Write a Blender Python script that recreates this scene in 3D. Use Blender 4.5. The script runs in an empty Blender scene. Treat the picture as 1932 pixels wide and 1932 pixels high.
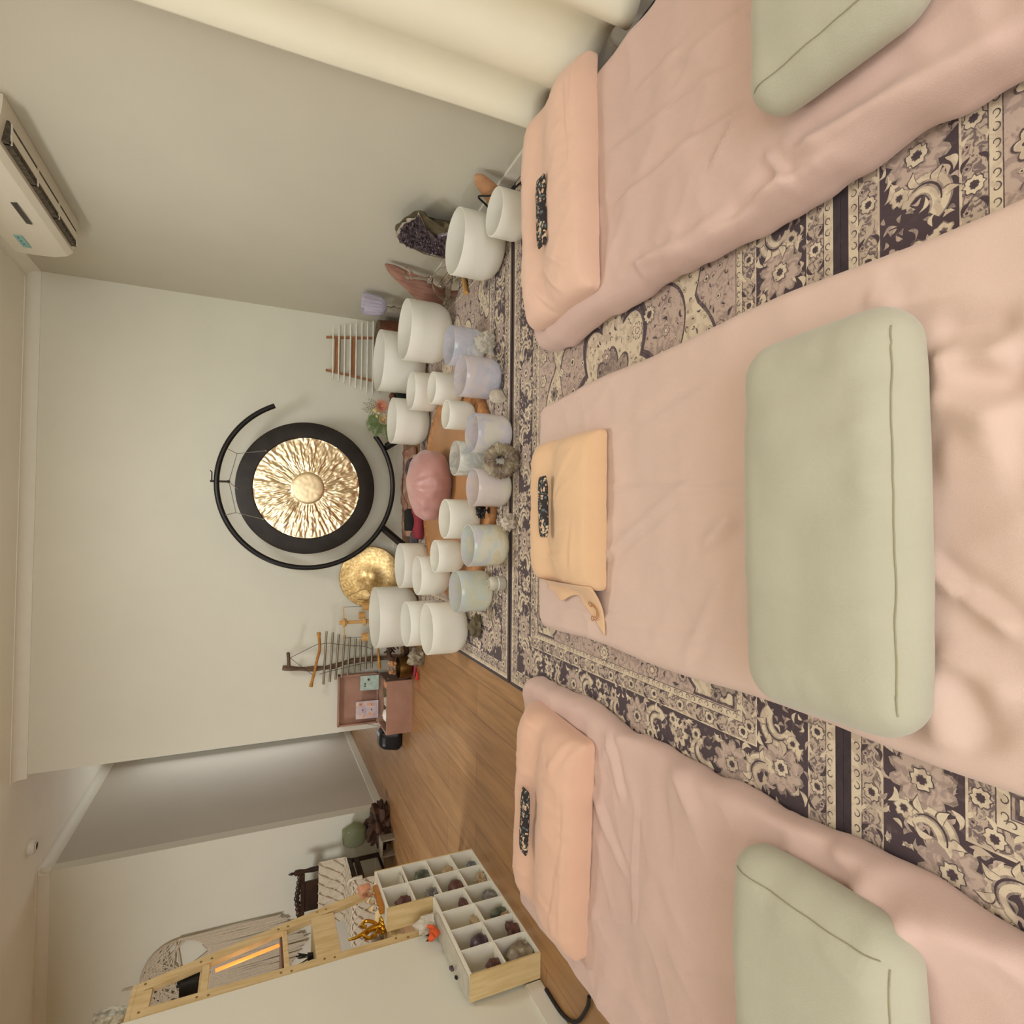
import bpy, bmesh, math, random
from mathutils import Vector, Matrix, noise
random.seed(7)
PI = math.pi
sc = bpy.context.scene
COL = sc.collection
# ---------------------------------------------------------------- camera
CAMZ = 1.067
_a, _b, _c, FPX = 0.02618271, 0.42180686, -0.01961563, 1077.90675
_f = Vector((math.sin(_a)*math.cos(_b), math.cos(_a)*math.cos(_b), -math.sin(_b)))
_r = Vector((math.cos(_a), -math.sin(_a), 0))
_d = _f.cross(_r)
_r2 = math.cos(_c)*_r + math.sin(_c)*_d
_d2 = -math.sin(_c)*_r + math.cos(_c)*_d
cd = bpy.data.cameras.new('camera'); cam = bpy.data.objects.new('camera', cd); COL.objects.link(cam)
cd.sensor_width = 36; cd.lens = FPX/1932*36; cd.clip_start = 0.02
M = Matrix((_d2, _r2, -_f)).transposed().to_4x4()
M.translation = Vector((0, 0, CAMZ)); cam.matrix_world = M
sc.camera = cam
def ray(x, y):
    return _r2*((1932-y-966)/FPX) + _d2*((x-966)/FPX) + _f
def onZ(x, y, z=0.0):
    d = ray(x, y); return Vector((0, 0, CAMZ)) + d*((z-CAMZ)/d.z)
def onY(x, y, Y):
    d = ray(x, y); return Vector((0, 0, CAMZ)) + d*(Y/d.y)
def onX(x, y, X):
    d = ray(x, y); return Vector((0, 0, CAMZ)) + d*(X/d.x)
# ---------------------------------------------------------------- world, light, exposure
w = bpy.data.worlds.new('world'); sc.world = w; w.use_nodes = True
w.node_tree.nodes['Background'].inputs[0].default_value = (0.75, 0.82, 1, 1)
w.node_tree.nodes['Background'].inputs[1].default_value = 0.25
sc.view_settings.view_transform = 'Standard'; sc.view_settings.look = 'None'
sc.view_settings.gamma = 1; sc.view_settings.exposure = 0.10; sc.view_settings.use_curve_mapping = False
def area(name, loc, size, watts, col, rot=(0, 0, 0), shape='DISK', sy=None, spread=PI):
    l = bpy.data.lights.new(name, 'AREA'); l.shape = shape; l.size = size
    if sy: l.size_y = sy
    l.energy = watts; l.color = col; l.spread = spread
    o = bpy.data.objects.new(name, l); COL.objects.link(o); o.location = loc; o.rotation_euler = rot
    return o
WARM = (0.90, 0.95, 1.0)
area('ceiling_lamp_light', (0.15, 2.8, 2.29), 0.6, 17, WARM)
area('ceiling_lamp_light_rear', (0.2, -0.7, 2.29), 0.6, 5, WARM)
area('added_rear_fill_light', (-0.3, -2.0, 1.45), 2.2, 44, (0.90, 0.95, 1.0), (PI/2, 0, 0), 'RECTANGLE', 1.5)  # fill added behind the camera to brighten the upright walls
area('added_dining_fill_light', (-3.3, 2.9, 2.30), 0.6, 39, (0.92, 0.96, 1.0))  # unseen lamp added to brighten the dining side
area('hall_door_daylight', (-2.0, 6.9, 1.2), 0.7, 6.0, (0.95, 0.97, 1.0), (PI/2, 0, PI), 'RECTANGLE', 1.8)

# ---------------------------------------------------------------- materials
def srgb(c):
    return tuple(((v/255)/12.92 if v/255 <= 0.04045 else ((v/255+0.055)/1.055)**2.4) for v in c) + (1,)
class NT:
    def __init__(s, name):
        s.m = bpy.data.materials.new(name); s.m.use_nodes = True
        s.t = s.m.node_tree; s.b = s.t.nodes['Principled BSDF']; s.o = s.t.nodes['Material Output']
    def n(s, typ, **kw):
        nd = s.t.nodes.new(typ)
        for k, v in kw.items():
            if k.startswith('i_'): nd.inputs[k[2:].replace('_', ' ')].default_value = v
            else: setattr(nd, k, v)
        return nd
    def l(s, a, b): s.t.links.new(a, b)
def mat(name, c, rough=.6, metal=0, var=.06, scale=18, bump=.0, bscale=200, coat=0, trans=0, ior=1.45, sheen=0, alpha=1, c2=None, detail=4, obj=True, stretch=None, spec=.5):
    t = NT(name); b = t.b
    col = srgb(c); b.inputs['Roughness'].default_value = rough; b.inputs['Metallic'].default_value = metal
    b.inputs['Coat Weight'].default_value = coat; b.inputs['Transmission Weight'].default_value = trans
    b.inputs['IOR'].default_value = ior; b.inputs['Sheen Weight'].default_value = sheen; b.inputs['Alpha'].default_value = alpha
    b.inputs['Specular IOR Level'].default_value = spec
    tc = t.n('ShaderNodeTexCoord'); mp = t.n('ShaderNodeMapping'); t.l(tc.outputs['Object'], mp.inputs[0])
    if stretch: mp.inputs['Scale'].default_value = stretch
    nz = t.n('ShaderNodeTexNoise', i_Scale=scale, i_Detail=detail); t.l(mp.outputs[0], nz.inputs['Vector'])
    rp = t.n('ShaderNodeValToRGB')
    lo = srgb(c2) if c2 else tuple(v*(1-var) for v in col[:3])+(1,)
    hi = col if c2 else tuple(min(1, v*(1+var)) for v in col[:3])+(1,)
    rp.color_ramp.elements[0].color = lo; rp.color_ramp.elements[1].color = hi
    rp.color_ramp.elements[0].position = .35; rp.color_ramp.elements[1].position = .65
    t.l(nz.outputs[0], rp.inputs[0]); t.l(rp.outputs[0], b.inputs['Base Color'])
    if bump:
        n2 = t.n('ShaderNodeTexNoise', i_Scale=bscale, i_Detail=3); t.l(mp.outputs[0], n2.inputs['Vector'])
        bp = t.n('ShaderNodeBump', i_Strength=bump, i_Distance=.002); t.l(n2.outputs[0], bp.inputs['Height']); t.l(bp.outputs[0], b.inputs['Normal'])
    return t.m
MT = {}
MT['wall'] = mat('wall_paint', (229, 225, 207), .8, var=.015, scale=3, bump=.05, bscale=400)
MT['wallr_shaded'] = mat('right_wall_shaded_paint', (206, 200, 181), .8, var=.015, scale=3, bump=.05, bscale=400)  # wall paint darkened: the right wall's shade is put into its colour
MT['ceil'] = mat('ceiling_paint', (248, 242, 226), .85, var=.015, scale=3)
MT['trim'] = mat('white_gloss_paint', (232, 226, 210), .4, var=.01)
MT['trim2'] = mat('cornice_paint', (238, 232, 216), .6, var=.01)
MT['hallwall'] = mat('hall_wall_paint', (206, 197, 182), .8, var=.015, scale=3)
MT['sheet'] = mat('dusty_pink_sheet', (212, 180, 167), .85, var=.025, scale=4, bump=.25, bscale=500, sheen=.2)
MT['sheet2'] = mat('pale_pink_sheet', (216, 187, 172), .85, var=.02, scale=4, bump=.25, bscale=500, sheen=.2)
MT['peach'] = mat('peach_cotton', (229, 190, 167), .85, var=.02, scale=6, bump=.2, bscale=500, sheen=.2)
MT['peach2'] = mat('salmon_cotton', (226, 182, 156), .85, var=.02, scale=6, bump=.2, bscale=500, sheen=.2)
MT['apricot'] = mat('apricot_cotton', (228, 188, 147), .85, var=.02, scale=6, bump=.2, bscale=500, sheen=.2)
MT['sage'] = mat('sage_linen', (182, 178, 156), .9, var=.03, scale=5, bump=.3, bscale=450, sheen=.3)
MT['thread'] = mat('sage_seam_thread', (158, 150, 122), .9)
MT['embro'] = mat('brown_embroidery', (176, 116, 62), .7)
MT['curtain'] = mat('cream_curtain', (246, 240, 216), .8, var=.015, scale=5, bump=.1, bscale=600)
MT['black'] = mat('black_metal', (34, 31, 30), .35, metal=.3, var=.1)
MT['blackm'] = mat('matt_black', (30, 27, 25), .7, var=.15)
MT['cord'] = mat('dark_cord', (52, 44, 38), .8); MT['cordg'] = mat('grey_cord', (128, 122, 110), .6)
MT['gongrim'] = mat('gong_dark_patina', (48, 42, 38), .5, metal=.4, var=.25, scale=9, bump=.1, bscale=80)
MT['gold'] = mat('gong_bronze', (240, 218, 178), .3, metal=1, var=.06, scale=12)
MT['gold2'] = mat('gong_bronze_boss', (236, 214, 172), .4, metal=1, var=.1, scale=14)
MT['gold3'] = mat('small_gong_brass', (236, 208, 150), .36, metal=.92, c2=(186, 150, 96), scale=55, detail=8, bump=.6, bscale=60)
MT['brass'] = mat('aged_brass', (140, 104, 52), .38, metal=.9, c2=(84, 60, 34), scale=14)
MT['goldo'] = mat('polished_gold', (220, 172, 60), .22, metal=1)
MT['alu'] = mat('satin_aluminium', (176, 170, 156), .25, metal=.9)
MT['ivory'] = mat('ivory_rod', (240, 236, 218), .35)
MT['rwood'] = mat('red_brown_wood', (176, 120, 78), .55, c2=(150, 96, 60), scale=8, stretch=(1, 1, 6))
MT['pine'] = mat('pale_pine', (222, 196, 146), .6, c2=(206, 176, 122), scale=9, stretch=(6, 6, .8))
MT['pined'] = mat('pine_plug', (140, 104, 60), .6)
MT['pinet'] = mat('turned_pine', (218, 170, 104), .5, c2=(198, 146, 84), scale=12)
MT['ywood'] = mat('honey_wood', (204, 148, 66), .5, c2=(170, 112, 48), scale=14)
MT['drift'] = mat('driftwood', (124, 100, 78), .8, c2=(88, 68, 52), scale=20, stretch=(4, 4, .6), bump=.5, bscale=60)
MT['platform'] = mat('honey_brown_timber', (178, 130, 86), .5, c2=(164, 116, 74), scale=3, coat=.1)
MT['platrim'] = mat('carved_timber', (196, 138, 84), .5, c2=(160, 104, 58), scale=30, bump=.9, bscale=40)
MT['cubbywhite'] = mat('white_cubby_paint', (238, 232, 214), .6, var=.01)
MT['darkwood'] = mat('dark_stained_wood', (62, 40, 28), .4, c2=(40, 26, 18), scale=12, coat=.2)
MT['rootwood'] = mat('dark_root_wood', (88, 60, 42), .7, c2=(52, 34, 24), scale=14, bump=.8, bscale=30)
MT['macra'] = mat('cream_macrame_cotton', (214, 200, 178), .95, var=.06, scale=60, bump=.6, bscale=150)
MT['macrab'] = mat('taupe_macrame_cotton', (196, 178, 154), .95, var=.08, scale=60, bump=.6, bscale=150)
MT['boxwood'] = mat('rosy_brown_lacquer', (176, 134, 112), .45, c2=(160, 118, 98), scale=6)
MT['boxdark'] = mat('dark_brown_lacquer', (92, 72, 60), .5)
MT['pinkcloth'] = mat('dusky_pink_satin', (184, 134, 126), .42, var=.06, scale=8, sheen=.3)
MT['fur'] = mat('pink_brown_fur', (186, 148, 124), .95, c2=(150, 104, 84), scale=14, bump=1, bscale=120)
MT['redcloth'] = mat('crimson_cloth', (150, 52, 62), .8, var=.1)
MT['red'] = mat('bright_red_silk', (205, 44, 34), .6, var=.15, scale=60)
MT['bluegrey'] = mat('blue_grey_cloth', (98, 92, 100), .85, c2=(70, 64, 70), scale=16)
MT['white'] = mat('white_plastic', (238, 234, 222), .4, var=.01)
MT['acwhite'] = mat('air_conditioner_plastic', (226, 218, 198), .4, var=.01)
MT['slot'] = mat('dark_slot', (52, 44, 34), .7, c2=(96, 84, 66), scale=60)
MT['display'] = mat('dark_display', (60, 54, 50), .3)
MT['sticker'] = mat('turquoise_sticker', (140, 186, 182), .5, var=.05)
MT['stickerd'] = mat('sticker_print', (60, 120, 116), .5)
MT['leaf'] = mat('fern_leaf', (110, 132, 76), .7, c2=(140, 156, 112), scale=20)
MT['leafg'] = mat('grey_green_leaf', (150, 144, 118), .8)
MT['coral'] = mat('coral_petal', (208, 140, 112), .7, var=.1)
MT['creamp'] = mat('cream_petal', (238, 216, 172), .7, var=.05)
MT['orangec'] = mat('orange_stamen', (226, 160, 84), .7)
MT['yellowp'] = mat('pale_yellow_petal', (236, 222, 150), .7)
MT['terra'] = mat('terracotta_brown', (118, 72, 48), .6, var=.2)
MT['dgreen'] = mat('dark_green_lacquer', (34, 48, 38), .5)
MT['orange'] = mat('fox_orange', (226, 92, 42), .6, var=.05)
MT['amber'] = mat('amber_glass', (214, 140, 50), .15, trans=.5)
MT['peachshell'] = mat('peach_shell', (226, 172, 136), .45, c2=(190, 116, 82), scale=9)
MT['pinkstone'] = mat('rose_wood_slab', (166, 122, 104), .7, c2=(140, 96, 80), scale=12, stretch=(5, 5, 1))
MT['tanslab'] = mat('tan_wood_slab', (192, 142, 98), .6, c2=(160, 112, 76), scale=14)
MT['amethyst'] = mat('amethyst_crystal', (98, 82, 86), .25, c2=(50, 40, 46), scale=38, detail=8, bump=1, bscale=70)
MT['amskin'] = mat('amethyst_rind', (112, 100, 72), .8, c2=(84, 74, 54), scale=16, bump=.6, bscale=50)
MT['quartzw'] = mat('white_quartz', (196, 184, 166), .4, var=.15, scale=40, bump=.6)
MT['plant'] = mat('dark_sprig', (48, 50, 34), .7)
MT['greyboard'] = mat('grey_board', (150, 138, 120), .8)
MT['bluecard'] = mat('pale_teal_card', (192, 202, 186), .6, c2=(160, 178, 168), scale=26)
MT['pinkcard'] = mat('pastel_card', (218, 196, 184), .6, c2=(178, 160, 172), scale=14)
MT['cardorange'] = mat('pastel_orange_print', (218, 160, 124), .6)
MT['reddot'] = mat('oxblood', (90, 30, 24), .6)

def glassy(name, tint, mixv=.55, rough=.05):
    t = NT(name); b = t.b; b.inputs['Base Color'].default_value = srgb(tint); b.inputs['Roughness'].default_value = rough
    b.inputs['Specular IOR Level'].default_value = .9; b.inputs['Coat Weight'].default_value = .4
    tr = t.n('ShaderNodeBsdfTransparent'); tr.inputs[0].default_value = tuple(min(1, v*1.15) for v in srgb(tint)[:3])+(1,)
    fr = t.n('ShaderNodeLayerWeight', i_Blend=.35); mx = t.n('ShaderNodeMixShader')
    ma = t.n('ShaderNodeMath', operation='MULTIPLY_ADD'); ma.inputs[1].default_value = 1-mixv; ma.inputs[2].default_value = 1-mixv-.25
    ma.use_clamp = True
    t.l(fr.outputs['Facing'], ma.inputs[0]); t.l(ma.outputs[0], mx.inputs[0]); t.l(tr.outputs[0], mx.inputs[1]); t.l(b.outputs[0], mx.inputs[2])
    t.l(mx.outputs[0], t.o.inputs[0]); return t.m
def realglass(name, tint, rough, ior, w=1.0):
    t = NT(name); b = t.b; b.inputs['Base Color'].default_value = srgb(tint); b.inputs['Roughness'].default_value = rough
    b.inputs['Transmission Weight'].default_value = w; b.inputs['IOR'].default_value = ior; return t.m
MT['clear'] = realglass('clear_glass', (252, 250, 246), .0, 1.16)
MT['greenglass'] = realglass('smoky_green_glass', (196, 200, 170), .04, 1.2, .8)
MT['clearq'] = realglass('clear_quartz', (242, 236, 220), .15, 1.35, .55)
def frosted(name, c, tl=.3, gloss=.35):
    t = NT(name); b = t.b; b.inputs['Base Color'].default_value = srgb(c); b.inputs['Roughness'].default_value = gloss
    b.inputs['Specular IOR Level'].default_value = .3
    nz = t.n('ShaderNodeTexNoise', i_Scale=120.0); bp = t.n('ShaderNodeBump', i_Strength=.06, i_Distance=.002)
    t.l(nz.outputs[0], bp.inputs['Height']); t.l(bp.outputs[0], b.inputs['Normal'])
    tl_ = t.n('ShaderNodeBsdfTranslucent'); tl_.inputs[0].default_value = srgb(c)
    mx = t.n('ShaderNodeMixShader'); mx.inputs[0].default_value = tl
    t.l(b.outputs[0], mx.inputs[1]); t.l(tl_.outputs[0], mx.inputs[2]); t.l(mx.outputs[0], t.o.inputs[0]); return t.m
MT['frost'] = frosted('frosted_white_quartz', (253, 250, 240))
def irid(name, stops, tr=.3, sd=0.0, streak=2.2, zk=-2.2, z0=.36, vz=3.2):
    t = NT(name); b = t.b; b.inputs['Roughness'].default_value = .12; b.inputs['Coat Weight'].default_value = .5
    tc = t.n('ShaderNodeTexCoord'); mp = t.n('ShaderNodeMapping'); mp.inputs['Location'].default_value = (sd, sd*2, 0)
    mp.inputs['Scale'].default_value = (streak, streak, vz)
    t.l(tc.outputs['Object'], mp.inputs[0])
    nz = t.n('ShaderNodeTexNoise', i_Scale=3.0, i_Detail=3, i_Distortion=2.4); t.l(mp.outputs[0], nz.inputs['Vector'])
    sx = t.n('ShaderNodeSeparateXYZ'); t.l(tc.outputs['Object'], sx.inputs[0])
    m1 = t.n('ShaderNodeMath', operation='MULTIPLY_ADD'); m1.inputs[1].default_value = zk; m1.inputs[2].default_value = z0
    t.l(sx.outputs[2], m1.inputs[0])
    m2 = t.n('ShaderNodeMath', operation='ADD'); t.l(m1.outputs[0], m2.inputs[0]); t.l(nz.outputs[0], m2.inputs[1])
    rp = t.n('ShaderNodeValToRGB'); e = rp.color_ramp.elements
    for i, c in enumerate(stops):
        p = .25 + .6*i/(len(stops)-1)
        if i < 2: e[i].position = p; e[i].color = srgb(c)
        else: q = e.new(p); q.color = srgb(c)
    t.l(m2.outputs[0], rp.inputs[0]); t.l(rp.outputs[0], b.inputs['Base Color'])
    tp = t.n('ShaderNodeBsdfTransparent'); tp.inputs[0].default_value = (.97, .97, .95, 1)
    tl_ = t.n('ShaderNodeBsdfTranslucent'); t.l(rp.outputs[0], tl_.inputs[0])
    m0 = t.n('ShaderNodeMixShader'); m0.inputs[0].default_value = .25; t.l(b.outputs[0], m0.inputs[1]); t.l(tl_.outputs[0], m0.inputs[2])
    mx = t.n('ShaderNodeMixShader'); mx.inputs[0].default_value = tr
    t.l(m0.outputs[0], mx.inputs[1]); t.l(tp.outputs[0], mx.inputs[2]); t.l(mx.outputs[0], t.o.inputs[0]); return t.m
W_, LV, BL, PK, YL, CY = (252, 250, 244), (236, 231, 240), (218, 222, 236), (246, 236, 234), (248, 244, 228), (228, 238, 236)
MT['irlilac'] = irid('lilac_aura_quartz', [W_, LV, PK, LV, BL], .42, 0)
MT['irblue'] = irid('blue_aura_quartz', [W_, BL, LV, BL, W_], .36, 1.3)
MT['irviolet'] = irid('violet_aura_quartz', [W_, BL, LV, YL, LV], .40, 2.1)
MT['irclear'] = irid('silver_aura_quartz', [(226, 222, 206), CY, W_, (210, 214, 210), W_], .4, 3.7)
MT['irpink'] = irid('pink_aura_quartz', [W_, LV, PK, PK, YL], .40, 4.9)
MT['iryellow'] = irid('yellow_aura_quartz', [W_, LV, CY, YL, (240, 230, 200)], .26, 6.2)
MT['irgreen'] = irid('green_aura_quartz', [W_, LV, CY, (236, 236, 216), YL], .34, 7.7)

def emis(name, c, s):
    t = NT(name); t.b.inputs['Base Color'].default_value = srgb(c); t.b.inputs['Emission Color'].default_value = srgb(c); t.b.inputs['Emission Strength'].default_value = s
    return t.m
MT['lampglow'] = emis('lamp_diffuser', (255, 236, 200), 6)
MT['fillpane'] = emis('added_fill_pane', (232, 240, 255), 1.2)  # glowing pane of the added rear window
MT['saltglow'] = emis('salt_lamp_glow', (255, 150, 70), 1.0)
MT['doorglass'] = emis('hall_door_glass', (176, 184, 182), .45)
def floormat():
    t = NT('oak_plank_floor'); b = t.b; b.inputs['Roughness'].default_value = .42
    tc = t.n('ShaderNodeTexCoord'); mp = t.n('ShaderNodeMapping'); mp.inputs['Rotation'].default_value = (0, 0, PI/2)
    mp.inputs['Location'].default_value = (0.3, 0.066, 0)
    t.l(tc.outputs['Object'], mp.inputs[0])
    br = t.n('ShaderNodeTexBrick', offset=.37, squash=1); t.l(mp.outputs[0], br.inputs[0])
    for k, v in (('Scale', 1.0), ('Mortar Size', .0016), ('Mortar Smooth', .1), ('Bias', 0), ('Brick Width', 1.25), ('Row Height', .185)): br.inputs[k].default_value = v
    br.inputs['Color1'].default_value = srgb((174, 132, 88)); br.inputs['Color2'].default_value = srgb((158, 116, 74)); br.inputs['Mortar'].default_value = srgb((112, 76, 44))
    m2 = t.n('ShaderNodeMapping'); m2.inputs['Scale'].default_value = (9, .7, 1); t.l(tc.outputs['Object'], m2.inputs[0])
    nz = t.n('ShaderNodeTexNoise', i_Scale=3.0, i_Detail=6, i_Distortion=.8); t.l(m2.outputs[0], nz.inputs['Vector'])
    rp = t.n('ShaderNodeValToRGB'); rp.color_ramp.elements[0].position = .3; rp.color_ramp.elements[1].position = .7
    rp.color_ramp.elements[0].color = (.72, .70, .68, 1); rp.color_ramp.elements[1].color = (1.08, 1.06, 1.04, 1); t.l(nz.outputs[0], rp.inputs[0])
    mx = t.n('ShaderNodeMix', data_type='RGBA', blend_type='MULTIPLY'); mx.inputs[0].default_value = 1
    t.l(br.outputs[0], mx.inputs[6]); t.l(rp.outputs[0], mx.inputs[7]); t.l(mx.outputs[2], b.inputs['Base Color'])
    bp = t.n('ShaderNodeBump', i_Strength=.15, i_Distance=.002); t.l(nz.outputs[0], bp.inputs['Height']); t.l(bp.outputs[0], b.inputs['Normal'])
    return t.m
MT['floor'] = floormat()
def rugmat(name, c, c2, sc_=26, lo=.42, hi=.52):
    t = NT(name); b = t.b; b.inputs['Roughness'].default_value = .95; b.inputs['Sheen Weight'].default_value = .15
    tc = t.n('ShaderNodeTexCoord')
    nz = t.n('ShaderNodeTexNoise', i_Scale=float(sc_), i_Detail=5, i_Distortion=1.5); t.l(tc.outputs['Object'], nz.inputs['Vector'])
    rp = t.n('ShaderNodeValToRGB'); rp.color_ramp.elements[0].position = lo; rp.color_ramp.elements[1].position = hi
    rp.color_ramp.elements[0].color = srgb(c2); rp.color_ramp.elements[1].color = srgb(c); t.l(nz.outputs[0], rp.inputs[0])
    t.l(rp.outputs[0], b.inputs['Base Color'])
    n2 = t.n('ShaderNodeTexNoise', i_Scale=700.0); t.l(tc.outputs['Object'], n2.inputs['Vector'])
    bp = t.n('ShaderNodeBump', i_Strength=.4, i_Distance=.002); t.l(n2.outputs[0], bp.inputs['Height']); t.l(bp.outputs[0], b.inputs['Normal'])
    return t.m
RUG = [rugmat('rug_dark_ground', (74, 58, 62), (96, 80, 80), 30, .3, .4), rugmat('rug_cream', (218, 200, 172), (196, 176, 152), 22),
       rugmat('rug_rose', (192, 168, 152), (164, 142, 130), 40), rugmat('rug_grey', (166, 148, 132), (134, 116, 106), 50),
       rugmat('rug_edge_dark', (62, 48, 52), (54, 42, 46), 20), rugmat('rug_outline', (84, 68, 70), (110, 94, 90), 60),
       rugmat('rug_speckle', (188, 168, 148), (120, 102, 98), 70, .44, .5)]
def patched(name, base, cols, scale=90, edge=.06):
    t = NT(name); b = t.b; b.inputs['Roughness'].default_value = .85
    tc = t.n('ShaderNodeTexCoord'); mp = t.n('ShaderNodeMapping'); t.l(tc.outputs['Object'], mp.inputs[0])
    nz = t.n('ShaderNodeTexNoise', i_Scale=30.0); t.l(mp.outputs[0], nz.inputs['Vector'])
    mxv = t.n('ShaderNodeMix', data_type='RGBA'); mxv.inputs[0].default_value = .03; t.l(mp.outputs[0], mxv.inputs[6]); t.l(nz.outputs['Color'], mxv.inputs[7])
    v = t.n('ShaderNodeTexVoronoi', i_Scale=float(scale)); t.l(mxv.outputs[2], v.inputs['Vector'])
    rp = t.n('ShaderNodeValToRGB'); rp.color_ramp.interpolation = 'CONSTANT'
    sx = t.n('ShaderNodeSeparateColor'); t.l(v.outputs['Color'], sx.inputs[0]); t.l(sx.outputs[0], rp.inputs[0])
    e = rp.color_ramp.elements
    for i, c in enumerate(cols):
        p = i/len(cols)
        if i < 2: e[i].position = p; e[i].color = srgb(c)
        else: e.new(p).color = srgb(c)
    lt = t.n('ShaderNodeMath', operation='LESS_THAN'); lt.inputs[1].default_value = edge*8
    t.l(v.outputs['Distance'], lt.inputs[0])
    mx = t.n('ShaderNodeMix', data_type='RGBA'); t.l(lt.outputs[0], mx.inputs[0]); mx.inputs[6].default_value = srgb(base); t.l(rp.outputs[0], mx.inputs[7])
    t.l(mx.outputs[2], b.inputs['Base Color']); return t.m
MT['floral'] = patched('black_floral_print', (44, 38, 38), [(44, 38, 38), (206, 182, 150), (92, 104, 108), (58, 48, 46), (206, 170, 140), (92, 108, 112), (214, 192, 160), (44, 38, 38)], 105, .062)
# ---------------------------------------------------------------- mesh helpers
def obj(name, bm, m, parent=None, smooth=True, loc=None, soft=False):
    me = bpy.data.meshes.new(name)
    bmesh.ops.recalc_face_normals(bm, faces=bm.faces[:])
    if smooth:
        for f in bm.faces: f.smooth = True
    bm.to_mesh(me); bm.free()
    ms = m if isinstance(m, (list, tuple)) else [m]
    for x in ms: me.materials.append(MT[x] if isinstance(x, str) else x)
    if smooth and not soft and name not in ('pillowcase', 'cushion_cover', 'curtain_panel', 'pillowcase_flap', 'seat_cushion', 'hammered_face'):
        try: me.set_sharp_from_angle(angle=math.radians(42))
        except Exception: pass
    o = bpy.data.objects.new(name, me); COL.objects.link(o)
    if parent: o.parent = parent
    if loc: o.location = loc
    return o
def tag(o, label, cat, group=None, kind=None):
    o['label'] = label; o['category'] = cat
    if group: o['group'] = group
    if kind: o['kind'] = kind
    return o
def struct(o):
    o['kind'] = 'structure'; return o
def thing(name, label, cat, loc=(0, 0, 0), rz=0, group=None):
    o = bpy.data.objects.new(name, None); COL.objects.link(o); o.location = loc; o.rotation_euler = (0, 0, rz); o.empty_display_size = .05
    return tag(o, label, cat, group)
def box(bm, c, s, rot=None, mi=0):
    mt = Matrix.Translation(c) @ (rot.to_4x4() if rot else Matrix.Identity(4)) @ Matrix.Diagonal((s[0], s[1], s[2], 1))
    r = bmesh.ops.create_cube(bm, size=1, matrix=mt)
    if mi:
        for v in r['verts']:
            for f in v.link_faces: f.material_index = mi
    return bm
def B2(x0, x1, y0, y1, z0, z1, bm=None):
    bm = bm or bmesh.new(); return box(bm, ((x0+x1)/2, (y0+y1)/2, (z0+z1)/2), (x1-x0, y1-y0, z1-z0))
def bev(bm, w, n=2):
    bmesh.ops.bevel(bm, geom=bm.edges[:], offset=w, segments=n, affect='EDGES', profile=.5); return bm
def lathe(bm, prof, seg=48, c=(0, 0, 0), axis=None, close=False, fn=None):
    rings = []
    Q = (axis.to_track_quat('Z', 'Y').to_matrix() if axis else Matrix.Identity(3))
    for r, z in prof:
        rg = []
        for i in range(seg):
            a = 2*PI*i/seg; rr = r*(fn(a, z) if fn else 1)
            rg.append(bm.verts.new(Vector(c)+Q @ Vector((rr*math.cos(a), rr*math.sin(a), z))))
        rings.append(rg)
    for a, b in zip(rings, rings[1:]):
        for i in range(seg):
            bm.faces.new((a[i], a[(i+1) % seg], b[(i+1) % seg], b[i]))
    if prof[0][0] > 1e-6: bm.faces.new(list(reversed(rings[0])))
    if prof[-1][0] > 1e-6: bm.faces.new(rings[-1])
    bmesh.ops.remove_doubles(bm, verts=[v for rg in rings for v in rg], dist=1e-6)
    return bm
def tube(bm, pts, r, seg=10, radii=None, caps=True):
    pts = [Vector(p) for p in pts]; rings = []; prev = None
    for i, p in enumerate(pts):
        t = (pts[min(i+1, len(pts)-1)]-pts[max(i-1, 0)]).normalized()
        if prev is None:
            up = Vector((0, 0, 1)) if abs(t.z) < .9 else Vector((0, 1, 0)); n = t.cross(up).normalized()
        else:
            n = (prev-t*prev.dot(t)).normalized()
        prev = n; b = t.cross(n); rr = radii[i] if radii else r
        rings.append([bm.verts.new(p+(n*math.cos(2*PI*k/seg)+b*math.sin(2*PI*k/seg))*rr) for k in range(seg)])
    for a, b in zip(rings, rings[1:]):
        for i in range(seg): bm.faces.new((a[i], a[(i+1) % seg], b[(i+1) % seg], b[i]))
    if caps:
        bm.faces.new(list(reversed(rings[0]))); bm.faces.new(rings[-1])
    return bm
def smoothpts(pts, n=8):
    P = [Vector(p) for p in pts]; out = []
    for i in range(len(P)-1):
        p0 = P[max(i-1, 0)]; p1 = P[i]; p2 = P[i+1]; p3 = P[min(i+2, len(P)-1)]
        for k in range(n):
            t = k/n; out.append(.5*((2*p1)+(-p0+p2)*t+(2*p0-5*p1+4*p2-p3)*t*t+(-p0+3*p1-3*p2+p3)*t**3))
    out.append(P[-1]); return out
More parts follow.
